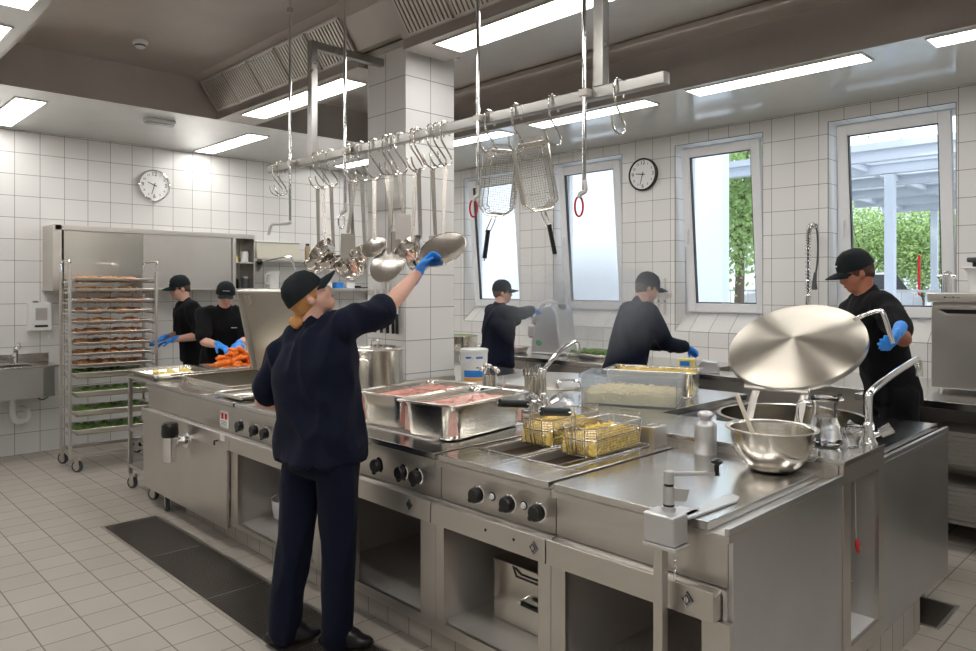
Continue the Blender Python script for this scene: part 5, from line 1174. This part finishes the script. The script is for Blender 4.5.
# pan and bottle in front of the bent cook
gn_pan('food_pan', 'shallow steel pan on the sink counter by the bent cook', (-2.42, 5.75, .9005), 0, .40, .325, .10, 'pan')
t = thing('packet', 'yellow and blue packet on the counter by the bent cook', 'packet', (-3.30, 5.60, .9005), R(20)); MB().box(-.07, -.05, 0, .07, .05, .09).build('packet_body', 'yellow', t, bevel=.01); MB().box(-.05, -.052, .03, .03, -.05, .07).build('blue_print', 'blue', t)
t = thing('metal_scoop', 'angled grey metal scoop beside the yellow packet', 'scoop', (-3.08, 5.5, .9005), R(25)); MB().prism([(-.10, 0), (.12, 0), (.10, .09), (-.02, .10)], -.07, .07, 'y').build('scoop_body', 'alu', t, bevel=.01)
# ------------------------------------------------------------------ people
def bake(mb, name, mat, parent, vox, smooth=3, folds=0, fscale=9., seed=0):
    bmesh.ops.recalc_face_normals(mb.bm, faces=mb.bm.faces[:])
    me = bpy.data.meshes.new('tmp'); mb.bm.to_mesh(me); mb.bm.free(); o = bpy.data.objects.new('tmp', me); C.objects.link(o)
    m = o.modifiers.new('r', 'REMESH'); m.mode = 'VOXEL'; m.voxel_size = vox; m.use_smooth_shade = True
    if smooth: s = o.modifiers.new('s', 'SMOOTH'); s.iterations = smooth; s.factor = .5
    dg = bpy.context.evaluated_depsgraph_get(); nm = bpy.data.meshes.new_from_object(o.evaluated_get(dg)); bpy.data.objects.remove(o); bpy.data.meshes.remove(me)
    if folds:
        sd = Vector((seed*3.1, seed*1.7, 0)); out = []
        for v in nm.vertices:
            p = Vector((v.co.x*fscale, v.co.y*fscale, v.co.z*fscale*.45))+sd
            w_ = p+Vector((noise.noise(p*.6), noise.noise(p*.6+Vector((9, 0, 0))), noise.noise(p*.6+Vector((0, 9, 0)))))*1.3
            out.append((1-abs(noise.noise(w_))*2.2)*folds)
        ns = [v.normal.copy() for v in nm.vertices]
        for v, n_, d in zip(nm.vertices, ns, out): v.co += n_*d
    nm.transform(WM(parent).inverted()); nm.materials.clear(); nm.materials.append(M[mat] if isinstance(mat, str) else mat)
    for p in nm.polygons: p.use_smooth = True
    nm.name = name; o = bpy.data.objects.new(name, nm); C.objects.link(o); o.parent = parent; return o
def cap(mb, p0, r0, p1, r1):
    mb.cyl(p0, p1, r0, r1, 14); mb.ell(p0, r0, 12); mb.ell(p1, r1, 12)
def chain(mb, pts):
    for (a, ra), (b, rb) in zip(pts, pts[1:]): cap(mb, Vector(a), ra, Vector(b), rb)
def basis(f, up=Vector((0, 0, 1))):
    """columns: right, forward, up"""
    f = f.normalized(); r = f.cross(up).normalized(); u = r.cross(f).normalized()
    return Matrix((r, f, u)).transposed()
def hand(wrist, d, palm, side, curl=.5, spread=1., k=1.):
    """glove shape with palm, four fingers and thumb; d = pointing direction, palm = palm normal, side +1 = thumb towards d x palm"""
    d = d.normalized(); pn = (palm-d*palm.dot(d)).normalized(); s = d.cross(pn).normalized()*side
    b = MB(); T = Matrix((s, d, pn)).transposed().to_4x4()
    c = wrist+d*.05*k; b.ell(c, (.044*k, .055*k, .018*k), 16, T); cap(b, wrist-d*.05*k, .031*k, wrist+d*.015*k, .027*k)
    for i, (off, L, a) in enumerate(((.030, .072, .10), (.010, .082, .03), (-.011, .076, -.05), (-.030, .060, -.14))):
        p = wrist+d*.088*k+s*off*k; dd = (d+s*a*spread).normalized(); r = .0098*k if i < 3 else .0085*k; pts = [(p-dd*.03*k, r*1.1)]; ang = 0
        for q, seg in enumerate((.42, .32, .26)):
            ang += curl*(.35, .9, .7)[q]; v = dd*math.cos(ang)+pn*math.sin(ang); p = p+v*L*seg*k; pts.append((p, r*(1, .92, .8)[q]))
        chain(b, pts)
    p = wrist+d*.018*k+s*.034*k; v = (d*.55+s*.75+pn*.35).normalized(); q = p+v*.034*k; v2 = (d*.9+s*.25+pn*(.3+curl*.5)).normalized(); chain(b, [(p, .015*k), (q, .0125*k), (q+v2*.03*k, .0105*k), (q+v2*.052*k, .0088*k)])
    return b
def ik(a, c, l1, l2, hint):
    d = c-a; L = min(d.length, (l1+l2)*.995); dn = d.normalized(); x = (l1*l1-l2*l2+L*L)/(2*L); h = math.sqrt(max(l1*l1-x*x, 0)); n_ = (hint-dn*hint.dot(dn)).normalized()
    return a+dn*x+n_*h, a+dn*L
def person(label, base, head_deg, H, lean=0, slean=0, hands=None, look=None, outfit='navy', legs='navy', skin='skin', hair='darkhair', sleeve='long', vox=.016, J=None, bun=False, glasses=False, female=False, pitch=0, curl=(.5, .5), pr=0, bulk=1., patch=False):
    k = H/1.76; g = R(head_deg); h = Vector((math.cos(g), math.sin(g), 0)); s = Vector((h.y, -h.x, 0)); B = Vector((*base, 0))
    t = thing('person', label, 'person', B, g-PI/2)
    Rl = Matrix.Rotation(R(-lean), 3, s) if lean else Matrix.Identity(3)
    Rl = Matrix.Rotation(R(lean), 3, -s) @ Matrix.Rotation(R(slean), 3, h)
    P0 = B+Vector((0, 0, .95*k))
    def U(side, fwd, z): return P0+Rl @ (s*side*k+h*fwd*k+Vector((0, 0, (z-.95)*k)))
    D = dict(pelvis=P0, waist=U(0, 0, 1.1), chest=U(0, .0, 1.30), neck=U(0, -.01, 1.47), head=U(0, .02, 1.625))
    for i, c in ((1, 'R'), (-1, 'L')):
        D['hip'+c] = B+s*i*.095*k+Vector((0, 0, .92*k)); D['knee'+c] = B+s*i*.105*k+h*.02+Vector((0, 0, .50*k)); D['ank'+c] = B+s*i*.115*k-h*.02+Vector((0, 0, .085*k))
        D['sh'+c] = U(i*.185, -.01, 1.425)
        tg = Vector(hands['RL'.index(c)]) if hands else D['sh'+c]+Vector((0, 0, -.5))
        D['el'+c], D['wr'+c] = ik(D['sh'+c], tg, .29*k, .255*k, s*i*.5-h*.35+Vector((0, 0, -1)))
    if J: D.update({a: Vector(b) for a, b in J.items()})
    fdir = Vector(look).normalized() if look else Rl @ h
    hd = D['head']; Hb = basis(fdir, Rl @ Vector((0, 0, 1)) if not J else Vector((0, 0, 1))); HT = Matrix.Translation(hd) @ Hb.to_4x4()
    up_ = Hb.col[2]
    tb = basis(h, Rl @ Vector((0, 0, 1))) if not J else None
    ax = (D['shR']-D['shL']).normalized(); sp = (D['neck']-D['pelvis']).normalized(); fw = sp.cross(ax).normalized()
    if fw.dot(h) < 0: fw = -fw
    TT = Matrix((ax, fw, ax.cross(fw))).transposed().to_4x4(); axh = (D['hipR']-D['hipL']).normalized(); TH = Matrix((axh, Vector((0, 0, 1)).cross(axh), Vector((0, 0, 1)))).transposed().to_4x4()
    # continuous body
    b = MB()
    def loft(b, secs):
        rings = []
        for c, rx, ry, T3 in secs: rings.append([b.bm.verts.new(c+T3 @ Vector((rx*math.copysign(abs(math.cos(a))**.8, math.cos(a)), ry*math.copysign(abs(math.sin(a))**.8, math.sin(a)), 0))) for a in [2*PI*i/24 for i in range(24)]])
        for A_, B_ in zip(rings, rings[1:]):
            for i in range(24): b.face([A_[i], A_[(i+1) % 24], B_[(i+1) % 24], B_[i]])
        b.face(rings[0][::-1]); b.face(rings[-1])
    def torso(b, g_, hem=False):
        T3, H3 = TT.to_3x3(), TH.to_3x3(); pe, wa, ch, ne = D['pelvis'], D['waist'], D['chest'], D['neck']; q = bulk; sh = (D['shR']+D['shL'])/2
        top = sh.lerp(ne, .3)
        secs = [(pe-Vector((0, 0, .07*k)), .150*k*q, .105*k*q, H3), (pe, .160*k*q, .112*k*q, H3), (wa, .150*k*q, .104*k*q, T3), (wa.lerp(ch, .5), .158*k*q, .108*k*q, T3), (ch, .172*k*q, .112*k*q, T3), (ch.lerp(sh, .6), .185*k, .108*k, T3), (sh, .175*k, .088*k, T3), (top+sp*.02*k, .11*k, .065*k, T3), (ne.lerp(top, .2)+sp*.01*k, .065*k, .058*k, T3)]
        if hem:
            secs[0] = (pe-Vector((0, 0, .075*k)), .168*k*q, .122*k*q, H3); secs[1] = (pe, .170*k*q, .120*k*q, H3)
        loft(b, [(c, rx+g_, ry+g_, T_) for c, rx, ry, T_ in secs])
        for c in 'RL': cap(b, D['sh'+c].lerp(sh, .35), .062*k+g_, D['sh'+c], .052*k+g_)
    torso(b, 0)
    for c in 'RL':
        chain(b, [(D['hip'+c], .085*k), (D['hip'+c].lerp(D['knee'+c], .5), .07*k), (D['knee'+c], .052*k), (D['knee'+c].lerp(D['ank'+c], .35), .052*k), (D['ank'+c], .036*k)])
        ft = D['ank'+c].lerp(D.get('toe'+c) or D['ank'+c]+h*.15*k+Vector((0, 0, -.05*k)), .6); chain(b, [(D['ank'+c]-Vector((0, 0, .045*k)), .026*k), (ft, .018*k)])
        chain(b, [(D['sh'+c], .05*k), (D['el'+c], .040*k), (D['el'+c].lerp(D['wr'+c], .3), .042*k), (D['wr'+c], .027*k)])
    nk = D['neck']; chain(b, [(nk-sp*.02, .062*k), (nk.lerp(hd, .45), .054*k), (hd-up_*.05*k-fdir*.02, .055*k)])
    def hp(x, y, z): return HT @ (Vector((x, y, z))*k)
    def he(x, y, z, r, m=None): b.ell(hp(x, y, z), tuple(q*k for q in r), 16, Hb.to_4x4())
    he(0, -.012, .028, (.074, .092, .092)); he(0, .022, -.015, (.062, .070, .085)); he(0, .040, -.070, (.042, .045, .036)); he(0, .088, -.018, (.011, .016, .018)); he(0, .083, .0, (.008, .012, .03))
    he(0, .068, .022, (.052, .024, .014)); he(.070, -.005, -.01, (.010, .018, .028)); he(-.070, -.005, -.01, (.010, .018, .028)); he(.034, .060, -.028, (.022, .02, .02)); he(-.034, .060, -.028, (.022, .02, .02))
    hv = MB(); hv.bm.free(); hv.bm = b.bm
    bake(b, 'body', skin, t, vox*.62, 2)
    # face
    for x in (-1, 1):
        e = MB(); e.ell(hp(.029*x, .076, .004), (.011*k, .008*k, .007*k), 10, Hb.to_4x4()); eo = e.build('eye', 'white', t, True, smooth=True)
        e = MB(); e.ell(hp(.029*x, .083, .003), (.0048*k, .003*k, .0055*k), 8, Hb.to_4x4()); e.build('iris', 'ink', eo, True, smooth=True)
        e = MB(); e.tube([hp(.015*x, .087, .022), hp(.03*x, .086, .027), hp(.044*x, .074, .022)], .0028*k, 6); e.build('eyebrow', hair, t, True, smooth=True)
    e = MB(); e.ell(hp(0, .083, -.052), (.021*k, .008*k, .006*k), 10, Hb.to_4x4()); e.build('lips', plain('lips_'+skin, (.45, .14, .12), .45), t, True, smooth=True)
    if glasses:
        e = MB()
        for x in (-1, 1):
            e.tube([hp(.031*x+.022*math.cos(a), .098, .003+.016*math.sin(a)) for a in [2*PI*i/14 for i in range(14)]], .0017, 5, closed=True); e.tube([hp(.053*x, .097, .006), hp(.074*x, .06, .008), hp(.076*x, -.0, .0)], .0016, 5)
        e.tube([hp(-.009, .1, .006), hp(.009, .1, .006)], .0017, 5); e.build('glasses', 'inner', t, True, smooth=True)
    if patch:
        c_ = D['chest'].lerp(D['neck'], .25)+fw*.146*k-ax*.07*k; e = MB()
        for q in range(9): e.ell(c_-ax*(.006*q-.02)*k, (.0026*k, .006*k, .005*k), 6, TT)
        e.build('chest_lettering', 'paper', t, True)
    # hair
    b = MB(); b.ell(hp(0, -.022, .020), (.077*k, .084*k, .084*k), 18, Hb.to_4x4()); b.ell(hp(0, -.052, -.025), (.056*k, .042*k, .045*k), 14, Hb.to_4x4())
    for x in (-1, 1): b.ell(hp(.066*x, .012, .02), (.012*k, .02*k, .04*k), 8, Hb.to_4x4())
    if bun:
        for q in range(7): b.ell(hp(.012*math.sin(q*2.1), -.112-.010*math.cos(q*1.3), -.062+.012*math.cos(q*2.6)), (.026*k, .026*k, .022*k), 10, Hb.to_4x4())
    bake(b, 'hair', hair, t, .009, 1, .004, 40.)
    # cap with brim
    b = MB(); Q = HT @ Matrix.Rotation(R(5), 4, 'X')
    b.lathe([(0, .132*k), (.03*k, .130*k), (.062*k, .112*k), (.082*k, .078*k), (.089*k, .040*k), (.090*k, .018*k), (.084*k, .016*k), (.083*k, .04*k)], n=28, mat=Q @ Matrix.Translation((0, -.010*k, 0)) @ Matrix.Diagonal((.97, 1.12, 1, 1))); cp = b.build('cap', 'capcloth', t, True, smooth=True)
    cp.modifiers.new('s', 'SOLIDIFY').thickness = .003
    b = MB(); n = 14; rw = []
    for j in range(5):
        v = j/4; row = []
        for i in range(n+1):
            a = -1+2*i/n; w_ = .075*(1-.10*v); x = a*w_; y = .075*math.sqrt(max(0, 1-(a*.93)**2))+.078*v*math.sqrt(max(0, 1-(a*.9)**2))+.012; z = .030-.028*a*a-.012*v*v
            row.append([b.bm.verts.new(Q @ (Vector((x, y, z+dz))*k)) for dz in (0, .004)])
        rw.append(row)
    for j in range(4):
        for i in range(n):
            for q in (0, 1): b.face([rw[j][i][q], rw[j][i+1][q], rw[j+1][i+1][q], rw[j+1][i][q]])
    for i in range(n): b.face([rw[4][i][0], rw[4][i+1][0], rw[4][i+1][1], rw[4][i][1]])
    b.build('cap_brim', 'capcloth', cp, True, smooth=True)
    b = MB()
    for q in range(6): x = -.026+.0105*q; y_ = .0865*math.sqrt(1-(x/.11)**2); b.ell(Q @ (Vector((x, y_+.005, .070))*k), (.0035*k, .003*k, .005*k), 6, Hb.to_4x4())
    b.build('cap_lettering', 'paper', cp, True)
    # clothes
    b = MB(); gth = .016*k; torso(b, gth, True)
    for c in 'RL':
        e, w_ = D['el'+c], D['wr'+c]
        if sleeve == 'long': chain(b, [(D['sh'+c], .066*k), (D['sh'+c].lerp(e, .6), .060*k), (e, .056*k), (e.lerp(w_, .5), .052*k), (e.lerp(w_, .86), .046*k)])
        else: chain(b, [(D['sh'+c], .068*k), (D['sh'+c].lerp(e, .5), .066*k), (D['sh'+c].lerp(e, .78), .068*k)])
    cap(b, nk-sp*.015+fw*.0, .068*k, nk+sp*.02, .060*k)
    bake(b, 'jacket', outfit, t, vox, 3, .021 if vox < .015 else .013, 7., base[0])
    b = MB(); b.ell(D['pelvis']-Vector((0, 0, .04*k)), (.166*k*bulk, .122*k*bulk, .12*k), 16, TH)
    for c in 'RL':
        fl = Vector((0, 0, .05*k)); chain(b, [(D['hip'+c], .098*k), (D['hip'+c].lerp(D['knee'+c], .5), .090*k), (D['knee'+c], .076*k), (D['knee'+c].lerp(D['ank'+c], .6), .072*k), (D['ank'+c]-Vector((0, 0, .025)), .068*k)])
    bake(b, 'trousers', legs, t, vox, 3, .011, 6., base[0]+4)
    for c in 'RL':
        a = D['ank'+c]; ft = D.get('toe'+c) or a+h*.17*k; b = MB(); f2 = (ft-a); f2.z = 0; f2.normalize(); st = a+Vector((0, 0, -a.z+.035*k)); TS = basis(f2).to_4x4()
        b.ell(st-f2*.03, (.040*k, .06*k, .035*k), 14, TS); b.ell(st+f2*.08*k, (.045*k, .095*k, .032*k), 14, TS); b.ell(a-Vector((0, 0, .02)), (.048*k, .055*k, .05*k), 12, TS); cap(b, a-f2*.005, .048*k, st+f2*.075*k+Vector((0, 0, .014)), .044*k)
        z0 = .004
        o = bake(b, 'shoe', 'shoe', t, .010, 1)
        for v in o.data.vertices:
            if v.co.z < z0: v.co.z = z0
    for i, c in enumerate('RL'):
        w_ = D['wr'+c]; d = (w_-D['el'+c]).normalized(); dd = D.get('hd'+c) or d+Vector((0, 0, -.15)); pn = D.get('pn'+c) or Vector((0, 0, -1)); hb = hand(w_, Vector(dd), Vector(pn), (-1 if c == 'R' else 1), curl[i], 1, k)
        bake(hb, 'glove', 'glove', t, .0065 if vox < .015 else .008, 1)
    return t, D
def cz(u, v, Z):
    q = (u-488)/735; return Vector(((.6988*q-.7153)*Z, (.7152*q+.6989)*Z, 1.6+(287-v)/735*Z))
V3 = Vector
main, _ = person('person in navy work clothes seen from behind, reaching up to the hanging strainer', (-2.88, 1.73), 110.6, 1.69, outfit='navy', legs='navy', hair='hair', sleeve='short', vox=.011, bun=True,
    J=dict(pelvis=(-2.865, 1.755, .905), waist=(-2.87, 1.75, 1.06), chest=(-2.875, 1.745, 1.235), neck=(-2.877, 1.735, 1.405), head=(-2.885, 1.715, 1.557), shR=(-2.715, 1.79, 1.425), elR=(-2.715, 2.02, 1.515), wrR=(-2.772, 2.235, 1.668),
           shL=(-3.03, 1.68, 1.325), elL=(-3.175, 1.64, 1.075), wrL=(-3.045, 1.84, 1.02), hipR=(-2.775, 1.785, .87), hipL=(-2.95, 1.725, .87), kneeR=(-2.79, 1.80, .49), kneeL=(-2.975, 1.70, .49), ankR=(-2.80, 1.80, .08), ankL=(-3.005, 1.65, .08), toeR=(-2.69, 1.90, .03), toeL=(-2.92, 1.80, .03),
           hdR=(.05, .62, .75), pnR=(.75, .45, -.4), hdL=(.5, .8, -.2)), look=(.42, .72, .58), curl=(.9, .5), bulk=1.16)
person('person in black chef jacket, cap and glasses bending over the carrots with blue gloves', (-6.68, 3.02), -14, 1.70, lean=20, hands=((-6.20, 2.80, 1.09), (-6.17, 2.95, 1.10)), look=(.80, -.36, -.34), outfit='blackcloth', legs='blackcloth', hair='hair', sleeve='short', glasses=True, female=True, patch=True, curl=(.6, .6))
person('person in black with cap standing sideways at the tray rack', (-7.20, 3.01), -97, 1.74, lean=12, hands=((-7.34, 2.74, 1.10), (-7.08, 2.74, 1.10)), look=(-.08, -.95, -.30), outfit='blackcloth', legs='blackcloth', hair='darkhair', sleeve='short', curl=(.4, .4))
person('person in dark jacket and cap pressing the vegetable cutter by the left windows', (-5.0, 5.0), 68, 1.68, lean=4, hands=((-4.97, 5.52, 1.37), (-5.12, 5.45, 1.28)), look=(.62, .70, -.10), outfit='navy', legs='navy', hair='darkhair', sleeve='long', curl=(.7, .7), bulk=1.15)
person('person in navy jacket and cap leaning over the counter between clock and right windows', (-3.42, 4.84), 62, 1.76, lean=17, hands=((-3.10, 5.24, 1.12), (-3.22, 5.27, 1.12)), look=(.62, .66, -.35), outfit='navy', legs='navy', hair='darkhair', sleeve='long', curl=(.8, .8), bulk=1.1)
person('person in black short sleeves and cap holding the bent handle of the big kettle lid', (-1.44, 4.74), -140, 1.86, lean=15, J=dict(hdL=(.05, -.9, -.45), pnL=(-.9, 0, .3)), hands=((-1.80, 4.30, 1.12), (-1.20, 4.05, 1.375)), look=(-.70, -.55, -.45), outfit='blackcloth', legs='blackcloth', skin='skin2', hair='darkhair', sleeve='short', curl=(.8, .9), bulk=.92)
# ------------------------------------------------------------------ outside
M['render'] = plain('white_render', (.72, .76, .82), .8, 0, .1, 20)
M['leaf'] = plain('leaf_green', (.33, .47, .16), .6, var=.3, scale=3)
M['bark'] = plain('bark', (.18, .13, .1), .9, 0, .5, 30)
M['pave'] = plain('pale_paving', (.5, .5, .5), .8, var=.1, scale=2)
M['canopy'] = plain('white_canopy', (.62, .65, .72), .5)
M['carw'] = plain('car_paint_white', (.75, .75, .77), .2)
M['carg'] = plain('car_paint_grey', (.2, .22, .26), .2)
GZ = .5
b = MB(); b.box(-22, 6.66, GZ-.1, 14, 45, GZ); o = b.build('paved_yard', 'pave', None, True); o['kind'] = 'structure'; o.name = 'floor_yard'
t = thing('building_wing', 'white rendered building wing seen through the left windows', 'building', (-10, 10.4, GZ))
b = MB(); b.box(-15, 9.4, GZ, -5.0, 9.6, 9); b.build('wall', 'render', t, True)
for x in (-8.3, -12.4):
    f = MB(); f.box(x-.55, 9.36, GZ, x+.55, 9.4, 2.35); d = f.build('door', 'panel', t, True); f = MB(); f.box(x-.42, 9.35, GZ+.2, x+.42, 9.36, 2.2); f.build('glass', 'seal', d, True)
# canopy with skylights
t = thing('canopy', 'white outdoor canopy roof with bright skylights beyond the right window', 'canopy', (-1.5, 14, GZ))
for x, y in ((-3.99, 13.0), (-5.15, 20.0), (-1.2, 13.0), (-2.2, 20.0), (1.4, 13.0)): b = MB(); b.box(x-.07, y, GZ, x+.07, y+.14, 3.44); b.build('column', 'canopy', t, True)
for y in (11.6, 13.0, 14.6, 16.3, 18.1, 20.0): b = MB(); b.box(-6.3, y-.01, 3.45, 6, y+.15, 3.6); b.build('beam', 'canopy', t, True)
for x in (-5.9, -4.4, -2.9, -1.4, .1): b = MB(); b.box(x, 11.6, 3.5, x+.10, 20.1, 3.6); b.build('rafter', 'canopy', t, True)
b = MB(); holed(b, (-6.3, 11.5, 6, 20.3), [(x, y, x+1.25, y+1.15) for x in (-5.75, -4.25, -2.75, -1.25, .25) for y in (11.8, 13.25, 14.9, 16.6, 18.4)], 3.6, 3.7); b.build('roof_deck', 'canopy', t, True)
# fence
t = thing('railing', 'metal bar railing outside the right windows', 'fence', (-4, 15.2, GZ))
b = MB(); b.box(-9, 15.0, GZ+1.0, 3, 15.04, GZ+1.05); b.box(-9, 15.0, GZ+.1, 3, 15.04, GZ+.15)
x = -9
while x < 3: b.box(x, 15.01, GZ, x+.02, 15.03, GZ+1.05); x += .2
b.build('railing_bars', 'panel', t, True)
def tree(label, x, y, h, r, seed, n=1500):
    rnd = random.Random(seed); t = thing('tree', label, 'tree', (x, y, GZ), 0, 'trees outside'); b = MB()
    b.tube([(0, 0, 0), (.05, 0, h*.3), (0, .05, h*.62)], [.11, .09, .06], 8)
    tips = []
    for k in range(9):
        a = 2*PI*k/9+rnd.random(); e = Vector((math.cos(a)*r*.65, math.sin(a)*r*.65, h*rnd.uniform(.5, .9))); b.tube([(0, 0, h*rnd.uniform(.3, .45)), e*.55+Vector((0, 0, h*.2)), e], [.045, .03, .012], 5); tips.append(e)
    b.build('trunk', 'bark', t, smooth=True); f = MB(); tips.append(Vector((0, 0, h*.85)))
    for k in range(n):
        c = rnd.choice(tips)*rnd.uniform(.7, 1.05); d = Vector((rnd.gauss(0, 1), rnd.gauss(0, 1), rnd.gauss(0, .9)))*r*.27; p = c+d; s = rnd.uniform(.028, .06)
        u = Vector((rnd.gauss(0, 1), rnd.gauss(0, 1), rnd.gauss(0, 1))).normalized(); v = u.orthogonal().normalized()
        f.face([f.bm.verts.new(p+u*s), f.bm.verts.new(p+v*s*.6), f.bm.verts.new(p-u*s), f.bm.verts.new(p-v*s*.6)])
    f.build('foliage', 'leaf', t); return t
tree('slim green tree seen in the middle of the window right of the clock', -6.8, 13.4, 4.4, 1.3, 1, 9000); tree('tree at the right side of the window with the clock beside it', -7.9, 17.0, 5.2, 1.6, 2, 8000)
tree('tree left of the canopy column in the right window', -7.7, 23.0, 3.6, 1.5, 3, 8000); tree('tree between the two canopy columns in the right window', -6.4, 23.5, 3.7, 1.4, 4, 8000); tree('small tree at the right edge of the right window', -5.3, 23.0, 3.5, 1.4, 5, 5000)
tree('distant tree behind the parked cars', -10.5, 26, 6, 2.4, 6, 4000)
def bush(x, y, s, label, seed):
    rnd = random.Random(seed); f = MB()
    for k in range(500):
        d = Vector((rnd.gauss(0, 1), rnd.gauss(0, 1), rnd.gauss(0, 1))).normalized()*rnd.uniform(.6, 1); p = Vector((d.x*s*1.3, d.y*s, abs(d.z)*s)); q = rnd.uniform(.03, .06); u = Vector((rnd.gauss(0, 1), rnd.gauss(0, 1), rnd.gauss(0, 1))).normalized(); v = u.orthogonal()
        f.face([f.bm.verts.new(p+u*q), f.bm.verts.new(p+v*q*.7), f.bm.verts.new(p-u*q), f.bm.verts.new(p-v*q*.7)])
    o = f.build('shrub', 'leaf', None); o.location = (x, y, GZ); tag(o, label, 'bush')
bush(-4.6, 8.6, .55, 'low green shrub at the bottom of the window right of the clock', 1); bush(-3.2, 9.3, .4, 'second low shrub beside the building corner', 2)
def car(x, y, rz, mat, label):
    t = thing('car', label, 'car', (x, y, GZ), rz); p = [(-2.1, .35), (-2.1, .75), (-1.7, .92), (-1.1, 1.0), (-.5, 1.42), (.8, 1.45), (1.5, .98), (2.05, .88), (2.15, .4)]
    MB().prism(p, -.85, .85, 'y').build('car_body', mat, t, bevel=.08, seg=3); MB().prism([(-.98, 1.0), (-.48, 1.38), (.75, 1.40), (1.35, 1.0)], -.865, .865, 'y').build('car_windows', 'seal', t)
    for wx in (-1.35, 1.35):
        for wy in (-.8, .8): MB().cyl((wx, wy-.1, .32), (wx, wy+.1, .32), .32, n=20).build('wheel', 'rubber', t)
car(-6.7, 18.6, R(80), 'carw', 'white car parked behind the left canopy column'); car(-3.9, 21.9, R(96), 'carg', 'grey car parked at the right side of the right window'); car(-9.7, 19.5, R(90), 'carw', 'white car parked beyond the slim tree')
t = thing('building_far', 'pale far building behind the trees', 'building', (0, 36, GZ)); b = MB(); b.box(-22, 34, GZ, 10, 40, 6.5); b.build('wall', 'render', t, True)
for i in range(9): f = MB(); f.box(-20+3.2*i, 33.95, 2, -18.4+3.2*i, 34, 3.6); f.build('window', 'panel', t, True)
o = MB().box(-5.63, 20.5, GZ, -5.58, 20.55, 2.4).build('red_post', 'red', None, True); tag(o, 'thin red post outside between the canopy columns', 'post')

# steam over the closed kettle
m, n, bs = nt('steam_vapour'); n.nodes.remove(bs); vo = N(n, 'ShaderNodeVolumePrincipled'); vo.inputs['Color'].default_value = (.9, .94, 1, 1); vo.inputs['Anisotropy'].default_value = .2
tc = N(n, 'ShaderNodeTexCoord'); ns = N(n, 'ShaderNodeTexNoise'); ns.inputs['Scale'].default_value = 2.6; ns.inputs['Detail'].default_value = 2; n.links.new(tc.outputs['Object'], ns.inputs['Vector'])
vl = N(n, 'ShaderNodeVectorMath', operation='LENGTH'); mp = N(n, 'ShaderNodeMapping'); mp.inputs['Scale'].default_value = (1/.85, 1/.55, 1/.5); n.links.new(tc.outputs['Object'], mp.inputs['Vector']); n.links.new(mp.outputs[0], vl.inputs[0])
fall = mth(n, 'MAXIMUM', mth(n, 'SUBTRACT', 1, vl.outputs['Value']), 0); dens = mth(n, 'MULTIPLY', mth(n, 'MULTIPLY', fall, mth(n, 'MAXIMUM', mth(n, 'SUBTRACT', mth(n, 'MULTIPLY', ns.outputs['Fac'], 2), .45), 0)), 2.4)
n.links.new(dens, vo.inputs['Density']); n.links.new(vo.outputs[0], n.nodes['Material Output'].inputs['Volume'])
b = MB(); b.ell((0, 0, 0), (.85, .55, .5), 24); o = b.build('steam', m, None); o.location = (-3.45, 4.3, 1.50); tag(o, 'thin cloud of steam rising over the closed kettle', 'steam', None, 'stuff')

# ------------------------------------------------------------------ sky
w = bpy.data.worlds.new('sky'); bpy.context.scene.world = w; w.use_nodes = True
bg = w.node_tree.nodes['Background']; bg.inputs[0].default_value = (.84, .92, 1, 1); bg.inputs[1].default_value = 2.4
sun = bpy.data.lights.new('sun', 'SUN'); so = bpy.data.objects.new('sun', sun); C.objects.link(so); sun.energy = 1.6; sun.angle = R(3); sun.color = (1, .96, .9)
so.rotation_euler = Vector((.45, .55, -.7)).to_track_quat('-Z', 'Y').to_euler()
